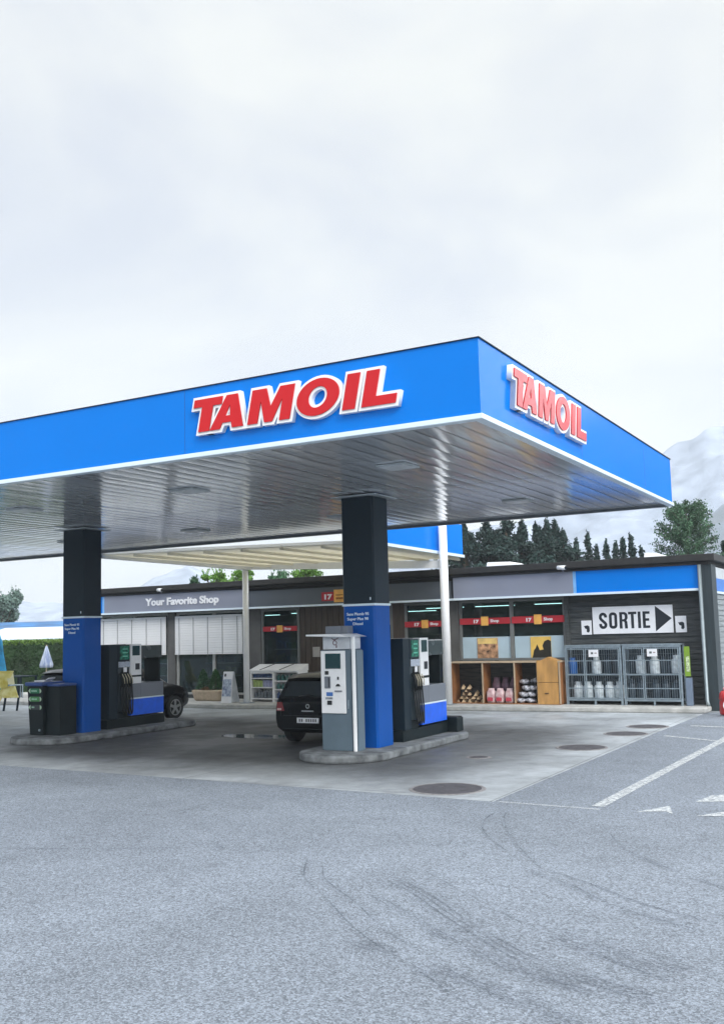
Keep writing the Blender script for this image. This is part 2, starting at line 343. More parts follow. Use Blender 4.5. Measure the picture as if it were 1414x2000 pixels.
# skid marks
SKID = bpy.data.materials.new('tyre_rubber_mark'); SKID.use_nodes = True
t = SKID.node_tree; b = t.nodes['Principled BSDF']; b.inputs['Base Color'].default_value = (.06, .075, .10, 1); b.inputs['Roughness'].default_value = .9
nz = t.nodes.new('ShaderNodeTexNoise'); nz.inputs['Scale'].default_value = 26; nz.inputs['Detail'].default_value = 6; nz.inputs['Roughness'].default_value = .8
nz2 = t.nodes.new('ShaderNodeTexNoise'); nz2.inputs['Scale'].default_value = 1.8
gg = t.nodes.new('ShaderNodeNewGeometry'); t.links.new(gg.outputs['Position'], nz.inputs['Vector']); t.links.new(gg.outputs['Position'], nz2.inputs['Vector'])
a1 = t.nodes.new('ShaderNodeMapRange'); a1.inputs['From Min'].default_value = .25; a1.inputs['From Max'].default_value = .55; t.links.new(nz.outputs['Fac'], a1.inputs['Value'])
a2 = t.nodes.new('ShaderNodeMapRange'); a2.inputs['From Min'].default_value = .33; a2.inputs['From Max'].default_value = .62; a2.inputs['To Max'].default_value = .38; t.links.new(nz2.outputs['Fac'], a2.inputs['Value'])
a3 = t.nodes.new('ShaderNodeMath'); a3.operation = 'MULTIPLY'; t.links.new(a1.outputs[0], a3.inputs[0]); t.links.new(a2.outputs[0], a3.inputs[1]); t.links.new(a3.outputs[0], b.inputs['Alpha'])
SKIDF = SKID.copy(); SKIDF.name = 'faint_rubber_film'; SKIDF.node_tree.nodes['Map Range.001'].inputs['To Max'].default_value = .10
def ribbon(pts, wd, z):
    P = [Vector((*p, 0)) for p in pts]; S = []
    for i in range(len(P)-1):
        p0 = P[max(i-1, 0)]; p1 = P[i]; p2 = P[i+1]; p3 = P[min(i+2, len(P)-1)]
        for k in range(8):
            u = k/8; S.append(.5*((2*p1)+(-p0+p2)*u+(2*p0-5*p1+4*p2-p3)*u*u+(-p0+3*p1-3*p2+p3)*u**3))
    S.append(P[-1]); vs = []
    for i, p in enumerate(S):
        d = (S[min(i+1, len(S)-1)]-S[max(i-1, 0)]).normalized(); nrm = Vector((-d.y, d.x, 0))
        ww = wd*min(1, .3+i/6, .3+(len(S)-1-i)/6)
        vs += [p+nrm*ww/2+Vector((0, 0, z)), p-nrm*ww/2+Vector((0, 0, z))]
    q = MB(); q.add(vs, [(2*i, 2*i+1, 2*i+3, 2*i+2) for i in range(len(S)-1)]); return q
z = .0005
for pts, wd in (([(-1.36,-1.36),(-1.0,-1.95),(-.44,-2.49),(.17,-3.09),(.81,-3.56),(1.43,-4.03),(2.2,-4.5)],.05), ([(-1.1,-1.5),(-.8,-1.93),(-.25,-2.42),(.33,-2.98),(.95,-3.45),(1.6,-3.9)],.05),
                ([(-.6,-1.5),(.05,-1.94),(.73,-2.57),(1.5,-3.2),(2.08,-3.42),(2.9,-3.75)],.16), ([(-.2,-1.3),(.4,-1.8),(1.1,-2.4),(1.9,-2.95),(2.6,-3.3)],.06),
                ([(.6,-.9),(1.15,-1.29),(1.62,-1.73),(2.18,-2.05),(2.9,-2.4)],.07), ([(.7,-.8),(1.3,-1.2),(1.8,-1.6),(2.4,-1.9)],.04),
                ([(-.5,1.6),(-.39,1.19),(.07,.21),(.77,-.88)],.04), ([(-.62,1.5),(-.55,1.0),(-.3,.4),(.2,-.3)],.03), ([(-5.0,-2.3),(-4.56,-2.16),(-3.52,-1.78),(-2.47,-1.22)],.035),
                ([(-2.7,-1.15),(-2.5,-1.2),(-2.36,-1.32)],.06), ([(.2,-3.3),(1.0,-3.6),(1.8,-3.95),(2.4,-4.3)],.14),
                ([(-.2,-2.2),(.5,-2.75),(1.2,-3.25),(2.0,-3.6)],.10), ([(.9,.8),(1.2,.2),(1.8,-.5),(2.4,-1.0)],.05), ([(1.3,-2.6),(1.8,-2.7),(2.4,-3.0)],.22)):
    z += .0003
    ribbon(pts, wd*2.0, z).build('skid_mark', SKIDF, kind='structure')
    for k in range(max(1, int(wd/.045))):
        off = (k-(max(1, int(wd/.045))-1)/2)*.055; z += .0003
        ribbon([(x_+off*.75, y_+off*.66) for x_, y_ in pts], R.uniform(.012,.022), z).build('skid_mark', SKID, kind='structure')
# puddle
WET = mat('wet_patch', (.02, .025, .028), .04, ns=2, na=.2, spec=.6)
pp = [(-8.35+ (.75+.18*R.random())*math.cos(a)*(1.1), 7.75+(.32+.08*R.random())*math.sin(a)) for a in [2*math.pi*i/22 for i in range(22)]]
mark('puddle', pp, .0045, WET)
# manholes
MH = mat('cast_iron_cover', (.075,.072,.08), .7, ns=8, na=.3, bump=.6, bs=60)
for i, (x, y, r, lb) in enumerate(((-1.84, 2.86, .50, 'large round iron manhole cover at the front corner of the concrete'), (-1.51, 7.78, .44, 'round iron manhole cover halfway along the right edge of the concrete'),
        (-1.36, 10.19, .42, 'round iron manhole cover further back, beyond the middle one'), (-1.29, 11.67, .42, 'farthest round manhole cover, close to the shop kerb'), (-2.71, 6.01, .20, 'small dark drain cover beside the right pump island'))):
    t_ = thing('manhole_cover', (x, y, .001), lb, 'manhole cover', 'manhole covers in the concrete')
    q = MB(); q.cyl((x, y, .001), (x, y, .007), r-.045, n=40)
    for k in range(5): 
        a = k*2*math.pi/5
        q.cyl((x+math.cos(a)*r*.5, y+math.sin(a)*r*.5, .006), (x+math.cos(a)*r*.5, y+math.sin(a)*r*.5, .011), r*.16, n=14)
    q.build('cover_plate', MH, t_)
    q = MB(); n_ = 40
    q.loft([[(x+rr*math.cos(2*math.pi*k/n_), y+rr*math.sin(2*math.pi*k/n_), zz) for k in range(n_)] for rr, zz in ((r-.04, .001), (r-.04, .009), (r, .009), (r+.015, .0015))], smooth=False, caps=False)
    q.build('rim', mat('iron_rim', (.22,.21,.21), .6, ns=12, na=.3), t_)

# pavement of the shop with its kerb
q = MB(); q.prism([(-30,13.75),(-20,13.82),(-13.3,13.9),(-13.0,14.05),(-7,14.6),(-.75,15.0),(-.72,15.25),(-.72,18),(-30,18)], 0, .125)
o = q.build('pavement', CONCK, kind='structure', bevel=.03)
# distant terrace pavement on the left
q = MB(); q.prism([(-55,15.2),(-30,14.2),(-22,13.8),(-22,17),(-26.5,17.6),(-55,32)], 0, .12); q.build('pavement', CONCK, kind='structure')

def island(name, cx, hw, y0, y1):
    poly = []; n = 14
    for i in range(n+1):
        a = math.pi+math.pi*i/n; poly.append((cx+hw*math.cos(a), y0+hw+hw*math.sin(a)))
    for i in range(n+1):
        a = math.pi*i/n; poly.append((cx+hw*math.cos(a), y1-.5+.5*math.sin(a)))
    q = MB(); q.prism(poly, 0, .13); return q.build(name, mat('island_concrete', (.09,.10,.11), .85, ns=4.5, na=.4, bump=.3, col2=(.24,.26,.27)), kind='structure', bevel=.035)
island('kerb_island', -4.78, .80, 4.45, 9.0)
island('kerb_island', -12.18, .84, 4.9, 9.8)
island('kerb_island', -19.6, .95, 4.9, 10.2)

# ------------------------------------------------------------------ main canopy
XR, YF, YB, XL, ZS, ZT = -.398, .983, 11.06, -24., 4.51, 5.445
cano = thing('forecourt_canopy', (-12, 6, 4.4), 'large blue flat roof over the fuel pumps with red lettering', 'canopy')
FR = MB().box(XL, XR, YF, YF+.06, ZS+.045, ZT).box(XL, XL+.06, YF+.06, YB, ZS+.045, ZT).box(XL+.06, XR-.06, YB-.06, YB, ZS+.045, ZT)
FR.build('fascia', BLUE, cano)
MB().box(XR-.06, XR, YF+.061, YB, ZS+.045, ZT).build('fascia', BLUE, cano)
tr = MB().box(XL-.02, XR+.03, YF-.03, YF+.10, ZS-.02, ZS+.044).box(XR-.10, XR+.03, YF+.10, YB+.03, ZS-.02, ZS+.044)
tr.build('bottom_trim', TRIM, cano, bevel=.008)
MB().box(XL, XR-.1, YB-.10, YB+.03, ZS-.03, ZS+.044).build('rear_gutter', mat('dark_gutter', (.10,.115,.13), .5), cano)
MB().box(XL-.02, XR+.02, YF-.02, YF+.07, ZT+.001, ZT+.010).box(XR-.07, XR+.02, YF+.07, YB+.02, ZT+.001, ZT+.010).build('top_flashing', CHAR, cano)
MB().box(XL+.06, XR-.06, YF+.06, YB-.06, ZS+.18, ZS+.24).build('roof_deck', GREY, cano)
JB = mat('joint_blue', (.0,.10,.40), .5)
for k in range(5): MB().box(-4.704-3.9*k, -4.696-3.9*k, YF-.0012, YF, ZS+.046, ZT).build('panel_joint', JB, cano)
for y_ in (4.9, 8.8): MB().box(XR, XR+.0012, y_-.004, y_+.004, ZS+.046, ZT).build('panel_joint', JB, cano)
SOFF = mat('ribbed_metal_soffit', (.84, .87, .90), .12, .52, ns=1.5, na=.07, stretch=(1, .15, 1))
q = MB(); x = XL+.1; wdt = .30
for (ya, yb, dz) in ((YF+.1, 5.80, 0), (5.83, YB-.1, 0)):
    x = XL+.1
    while x < XR-.12:
        x1 = min(x+wdt-.015, XR-.1); n = 6; vs = []
        tilt = R.uniform(-.003, .003); 
        for yy in (ya, yb):
            for i in range(n+1):
                u = i/n; vs.append((x+(x1-x)*u, yy, ZS+.02-.0022*(1-(2*u-1)**2)+tilt*(u-.5)))
        q.add(vs, [(i, i+n+1, i+n+2, i+1) for i in range(n)], True)
        x += wdt
q.build('soffit', SOFF, cano)
MB().box(XL+.1, XR-.1, YF+.1, YB-.1, ZS+.03, ZS+.035).build('soffit_backing', mat('soffit_gap_grey', (.13,.145,.16), .6), cano)
LAMP = mat('lamp_glass_unlit', (.62, .66, .68), .3)
for (lx, ly) in ((-2.72,3.42),(-6.6,3.42),(-10.5,3.42),(-14.4,3.42),(-2.72,8.4),(-6.6,8.4),(-10.5,8.4),(-14.4,8.4)):
    f = MB().box(lx-.24, lx+.24, ly-.24, ly+.24, ZS-.012, ZS+.012).build('light_panel', mat('lamp_frame', (.45,.48,.5), .4), cano)
    MB().box(lx-.2, lx+.2, ly-.2, ly+.2, ZS-.016, ZS-.0125).build('diffuser', LAMP, f)
# lettering
def tamoil():
    W = []
    def put(loop, x0, hole=False):
        l_ = [(x0+x+.20*y, y) for x, y in loop]
        if hole: W[-1].append(l_)
        else: W.append([l_])
    put([(0,.76),(0,1),(1.0,1),(1.0,.76),(.70,.76),(.70,0),(.31,0),(.31,.76)], 0)
    put([(0,0),(.42,1),(.80,1),(1.16,0),(.78,0),(.72,.18),(.41,.18),(.36,0)], .72); put([(.48,.38),(.65,.38),(.59,.70)], .72, True)
    put([(0,0),(0,1),(.47,1),(.70,.45),(.93,1),(1.40,1),(1.40,0),(1.06,0),(1.06,.64),(.83,0),(.57,0),(.34,.64),(.34,0)], 2.03)
    put(ring2(.66,.5,.66,.53), 3.58); put(ring2(.66,.5,.29,.30)[::-1], 3.58, True)
    put([(0,0),(0,1),(.38,1),(.38,0)], 5.08)
    put([(0,0),(0,1),(.38,1),(.38,.26),(1.0,.26),(1.0,0)], 5.66)
    return W
G = tamoil()
def logo(par, fn, a0, z0, h, sx):
    for k, gl in enumerate(G):
        G2 = [[(a0+x*h*sx, z0+y*h) for x, y in lp] for lp in gl]; e = .0006*k
        back = curve_letters('letter_backing', G2, WHITE, par, fn, .038, .0, .07+e, label='white block behind the letter ' + 'TAMOIL'[k])
        curve_letters('letter', G2, RED, back, fn, .0, .0735, .088, label='red letter ' + 'TAMOIL'[k])
logo(cano, fy(YF), -4.55, 4.81, .44, 1.06)
logo(cano, fx(XR), 1.83, 4.83, .46, .99)

# ------------------------------------------------------------------ columns
CAPM = mat('column_cap_metal', (.50,.54,.57), .35, .5)
def column(x0, x1, y0, y1, lb, words=True):
    t_ = thing('canopy_column', ((x0+x1)/2, (y0+y1)/2, .13), lb, 'column', 'columns holding up the canopy')
    def oct_(c): return [(x0+c, y0), (x1-c, y0), (x1, y0+c), (x1, y1-c), (x1-c, y1), (x0+c, y1), (x0, y1-c), (x0, y0+c)]
    MB().prism(oct_(.035), .13, 2.56).build('lower_cladding', DEEPBLUE, t_)
    MB().prism([(x0-.008,y0-.008),(x1+.008,y0-.008),(x1+.008,y1+.008),(x0-.008,y1+.008)], 2.562, 2.60).build('band', TRIM, t_)
    MB().prism(oct_(.03), 2.602, ZS-.01).build('upper_cladding', CHAR, t_)
    MB().box(x0-.13, x1+.13, y0-.13, y1+.13, ZS-.028, ZS-.011).build('cap_plate', CAPM, t_)
    if words:
        f = fy(y0-.0005); xc = (x0+x1)/2-.02; u = text('lettering', 'Sans Plomb 95', TRIM, t_, xc-.22, xc+.22, 2.40, 2.45, f, bold=.02)
        text('lettering', 'Super Plus 98', TRIM, t_, xc-.21, xc+.21, 2.315, 2.365, f, bold=.02)
        text('lettering', 'Diesel', TRIM, t_, xc-.10, xc+.10, 2.23, 2.28, f, bold=.02)
        text('lettering', '1', TRIM, t_, x1-.09, x1-.07, 2.66, 2.71, f, bold=.02)
    return t_
column(-5.04, -4.40, 5.68, 6.26, 'dark grey and blue canopy column behind the white payment terminal')
column(-12.46, -11.82, 6.25, 6.80, 'dark grey and blue canopy column beside the black recycling bin')
column(-19.9, -19.26, 6.8, 7.35, 'outermost canopy column, beyond the left edge of the photo')

# ------------------------------------------------------------------ payment terminal
def terminal():
    t_ = thing('payment_terminal', (-4.9, 5.35, .13), 'grey payment terminal with white face panel and small roof', 'terminal')
    y = 5.15
    MB().box(-5.19, -4.60, y, 5.55, .13, 1.82).build('cabinet', STEELB, t_, bevel=.012)
    p = MB().box(-5.175, -4.695, y-.03, y-.001, .75, 1.80).build('face_panel', WHITE, t_, bevel=.01)
    f = y-.03
    MB().box(-5.08, -4.78, f-.012, f, 1.50, 1.755).build('screen', SCREEN, p, bevel=.004)
    MB().box(-5.09, -5.02, f-.018, f, 1.40, 1.46).build('scanner', BLACK, p, bevel=.005)
    MB().box(-5.10, -4.985, f-.015, f, 1.17, 1.37).build('receipt_tray', GREY, p, bevel=.005)
    MB().box(-5.02, -5.0, f-.02, f-.0151, 1.19, 1.35).build('receipt_slot', INK, p)
    MB().box(-4.845, -4.82, f-.015, f, 1.315, 1.365).build('button', BLACK, p)
    MB().hexa([(-4.88,f-.02,1.205),(-4.79,f-.02,1.205),(-4.79,f,1.205),(-4.88,f,1.205),(-4.85,f-.02,1.245),(-4.82,f-.02,1.245),(-4.82,f,1.245),(-4.85,f,1.245)]).build('note_slot', BLACK, p)
    MB().box(-4.90, -4.765, f-.02, f, 1.115, 1.135).build('card_slot', GREY, p)
    MB().box(-5.07, -4.945, f-.004, f, 1.04, 1.105).build('sticker', mat('blue_sticker', (.05,.16,.45), .5), p)
    MB().box(-5.09, -4.95, f-.006, f, .985, 1.02).build('sticker', mat('grey_sticker', (.25,.27,.3), .5, ns=60, na=.8), p)
    MB().box(-5.05, -4.965, f-.02, f, .895, .965).build('keypad', BLACK, p, bevel=.004)
    MB().box(-4.665, -4.64, y-.025, y-.001, .83, .98).build('lock', GALV, t_, bevel=.005)
    h = MB().box(-5.13, -4.60, y-.02, 5.5, 1.825, 2.04).build('header', mat('pale_header', (.55,.58,.62), .4), t_, bevel=.006)
    q = MB(); fn = fy(y-.0205)
    for k in range(20):
        a0, a1 = 2*math.pi*k/20, 2*math.pi*(k+1)/20
        q.prismf([(-4.89+.030*math.cos(a0), 1.935+.030*math.sin(a0)), (-4.89+.030*math.cos(a1), 1.935+.030*math.sin(a1)), (-4.89+.043*math.cos(a1), 1.935+.043*math.sin(a1)), (-4.89+.043*math.cos(a0), 1.935+.043*math.sin(a0))], fn, 0, .003)
    q.prismf([(-4.96,2.01),(-4.90,1.975),(-4.82,2.01),(-4.82,2.02),(-4.90,1.99),(-4.96,2.02)], fn, 0, .003)
    q.prismf([(-4.87,1.85),(-4.85,1.85),(-4.85,1.90),(-4.87,1.89)], fn, 0, .003)
    q.build('emblem', mat('maroon_ink', (.10,.02,.04), .5), h)
    MB().hexa([(-5.36,y-.2,2.055),(-4.52,y-.2,2.03),(-4.52,5.6,2.03),(-5.36,5.6,2.055),(-5.36,y-.2,2.085),(-4.72,y-.2,2.085),(-4.72,5.6,2.085),(-5.36,5.6,2.085)]).build('roof', WHITE, t_, bevel=.006)
    MB().box(-5.18, -4.86, 5.3, 5.5, 2.087, 2.22).box(-4.855, -4.74, 5.3, 5.5, 2.087, 2.22).build('beacon_box', GREY, t_, bevel=.01)
    MB().box(-4.56, -4.515, y-.04, y+.02, .13, 2.03).build('side_post', WHITE, t_, bevel=.008)
    MB().box(-4.595, -4.51, 5.2, 5.42, .13, 1.80).build('rear_housing', STEELB, t_)
terminal()

# ------------------------------------------------------------------ fuel pumps (built at the origin, +x side to the viewer)
def pump(lb):
    t_ = thing('fuel_pump', (0, 0, 0), lb, 'fuel pump', 'fuel pumps on the kerb islands')
    hw = .30
    MB().box(-hw-.02, hw-.02, -.05, 1.85, 0, .2).build('plinth', BLKP, t_)
    MB().box(-hw, hw, 0, .27, .2, 1.84).build('end_cladding', CHAR, t_, bevel=.012)
    MB().box(-hw+.12, hw-.12, .271, .66, .2, 1.84).build('core', BLACK, t_)
    MB().box(-hw+.001, hw-.04, .272, .64, .201, .34).build('hose_shelf', BLKP, t_)
    MB().box(-hw, hw, .28, .66, 1.46, 1.83).build('display_head', CHAR, t_, bevel=.01)
    for s in (-1, 1):
        X = s*hw
        a = lambda x: tuple(sorted((X, X+s*x)))
        g = MB().box(*a(.008), .34, .63, 1.50, 1.80).build('price_display', mat('green_display', (.008,.10,.07), .2, ns=18, na=.6, col2=(.03,.30,.20)), t_)
        for k in range(3): MB().box(*((X+s*.0085, X+s*.011) if s > 0 else (X-.011, X-.0085)), .42, .58, 1.56+.08*k, 1.585+.08*k).build('digits', mat('green_digits', (.10,.5,.36), .4), g)
        MB().box(*a(.012), .29, .655, 1.33, 1.455).build('grade_label', mat('pale_label', (.42,.47,.56), .45, ns=40, na=.35), t_)
        MB().box(*a(.012), .45, .55, 1.22, 1.325).build('grade_label', SIGNW, t_)
        MB().box(*tuple(sorted((X-s*.06, X-s*.02))), .29, .655, .36, 1.325).build('nozzle_panel', mat('dark_teal_panel', (.02,.035,.045), .4), t_)
        w_ = MB().box(*tuple(sorted((X-s*.3, X+s*.02))), .665, 1.02, .95, 1.84).build('control_column', WHITE, t_, bevel=.008)
        XX = X+s*.02
        d = lambda z: tuple(sorted((XX, XX+s*z)))
        MB().box(*d(.006), .72, .96, 1.58, 1.80).build('display', SCREEN, w_)
        MB().box(*d(.01), .82, .95, 1.26, 1.40).build('keypad', INK, w_)
        MB().box(*d(.012), .66, 1.02, 1.10, 1.14).build('shelf', BLKP, w_)
        for k in range(4):
            yy = .34+.085*k
            nzl = MB().tube([(X-s*.0, yy, 1.20), (X+s*.05, yy+.01, 1.12), (X+s*.07, yy+.02, 1.0), (X+s*.045, yy+.03, .90)], .020, 8)
            o = nzl.build('nozzle', BLACK, t_)
            MB().tube([(X+s*.075, yy-.005, 1.185), (X+s*.105, yy+.03, 1.08), (X+s*.09, yy+.06, .97)], .0085, 6).build('nozzle_lever', mat('cream_lever', (.62,.56,.42), .5), o)
            MB().tube([(X+s*.02, yy+.01, .92), (X+s*.05, yy+.0, .70), (X+s*.06, yy+.02, .45), (X+s*.06, yy+.06, .28), (X+s*.05, yy+.10, .34), (X+s*.04, yy+.12, .60), (X+s*.02, yy+.10, 1.02), (X-s*.02, yy+.09, 1.28)], .014, 7).build('hose', BLACK, o)
        lo = MB().hexa([(min(X-s*.28, X),.70 if True else 0,.24),(max(X-s*.28, X),.70,.24),(max(X-s*.28, X),1.80,.24),(min(X-s*.28, X),1.80,.24),(min(X-s*.28, X),.72,.60),(max(X-s*.28, X),.72,.60),(max(X-s*.28, X),1.80,.60),(min(X-s*.28, X),1.80,.60)]).build('lower_panel', DEEPBLUE if False else mat('bright_blue_panel', (.004,.12,.80), .35), t_)
        MB().box(*tuple(sorted((X-s*.28, X+s*.006))), .72, 1.80, .601, .63).build('stripe', TRIM, t_)
        MB().box(*tuple(sorted((X-s*.28, X))), 1.021, 1.80, .631, .95).box(*tuple(sorted((X-s*.28, X-s*.001))), .72, 1.02, .631, .949).build('cabinet_panel', GREY, t_, bevel=.01)
    MB().box(-hw+.02, hw-.02, 1.03, 1.78, 1.50, 1.80).build('top_head', mat('smoked_head', (.045,.065,.07), .25), t_, bevel=.02)
    MB().box(-hw+.08, hw-.08, 1.72, 1.77, .951, 1.50).build('rear_post', BLKP, t_)
    return t_
p0 = pump('fuel pump with three rows of hoses behind the right column'); p0.location = (-4.66, 6.62, .13)
p1 = copy_tree(p0); p1.location = (-12.12, 7.02, .13); p1['label'] = 'fuel pump between the left column and the parked black car'
p0['label'] = 'fuel pump right behind the blue column with the payment terminal'
p2 = copy_tree(p0); p2.location = (-19.6, 7.8, .13); p2['label'] = 'outermost fuel pump, beyond the left edge of the photo'
t_ = thing('waste_box', (-4.42, 8.62, .13), 'small black box on the island at the far end of the right pump', 'box')
MB().box(-4.62, -4.18, 8.50, 8.80, .13, .40).build('tub', BLKP, t_, bevel=.015)
MB().box(-4.60, -4.20, 8.52, 8.78, .401, .42).build('lid', BLACK, t_)

# ------------------------------------------------------------------ recycling bin
def bin_():
    x0, x1, y0, y1 = -12.74, -12.28, 5.55, 6.15
    t_ = thing('recycling_bin', (-12.7, 5.8, .13), 'black recycling bin with green labels in front of the left column', 'bin')
    MB().hexa([(x0+.06,y0+.03,.13),(x1-.02,y0+.03,.13),(x1-.02,y1,.13),(x0+.06,y1,.13),(x0,y0,1.15),(x1,y0,1.15),(x1,y1,1.15),(x0,y1,1.15)]).build('bin_body', BLKP, t_, bevel=.02)
    MB().box(x1-.015, x1+.40, 5.66, 6.12, .13, 1.14).build('side_cabinet', BLKP, t_, bevel=.015)
    MB().box(x0-.03, x1+.03, y0-.04, y1, 1.151, 1.23).build('lid', mat('dark_blue_lid', (.02,.06,.22), .4), t_, bevel=.02)
    MB().box(x1+.031, x1+.41, 5.64, 6.12, 1.141, 1.19).build('lid', mat('dark_blue_lid', (.02,.06,.22), .4), t_, bevel=.01)
    for k, (z0, m_) in enumerate(((1.00, GREEN), (.83, mat('light_green_label', (.06,.24,.07), .5)), (.66, mat('black_label', (.03,.04,.045), .5)))):
        yy = y0+.001-.002
        fn = lambda a, b, d, yy=yy, : (a, yy+(1.15-b)*.03-d, b)
        l_ = MB().prismf([(x0+.11,z0),(x0+.36,z0),(x0+.36,z0+.10),(x0+.11,z0+.10)], fn, 0, .008).build('label', m_, t_)
        MB().prismf([(x0+.10,z0),(x0+.10,z0+.10),(x0+.05,z0+.05)], fn, 0, .008).prismf([(x0+.38,z0),(x0+.42,z0+.03),(x0+.42,z0+.07),(x0+.38,z0+.10)], fn, 0, .008).build('arrow', mat('pale_green_arrow', (.45,.6,.45), .5), l_)
        MB().prismf([(x0+.14,z0+.035),(x0+.30-.08*(k == 2),z0+.035),(x0+.30-.08*(k == 2),z0+.065),(x0+.14,z0+.065)], fn, .0081, .01).build('lettering', mat('pale_green_text', (.30,.5,.38), .5, ns=70, na=.7), l_)
    MB().cyl((x0+.38,y0+.015,.24),(x0+.38,y0-.01,.24),.025).build('wheel_cap', GALV, t_)
    MB().hexa([(x0+.05,5.7,1.235),(x0+.33,5.68,1.235),(x0+.33,5.95,1.235),(x0+.05,5.95,1.235),(x0+.05,5.7,1.26),(x0+.33,5.68,1.245),(x0+.33,5.95,1.245),(x0+.05,5.95,1.26)]).hexa([(x0+.33,5.70,1.24),(x0+.46,5.72,1.30),(x0+.46,5.9,1.30),(x0+.33,5.9,1.24),(x0+.33,5.7,1.25),(x0+.46,5.72,1.315),(x0+.46,5.9,1.315),(x0+.33,5.9,1.25)]).build('paper', SIGNW, None, label='white papers lying on top of the black recycling bin', cat='paper')
bin_()

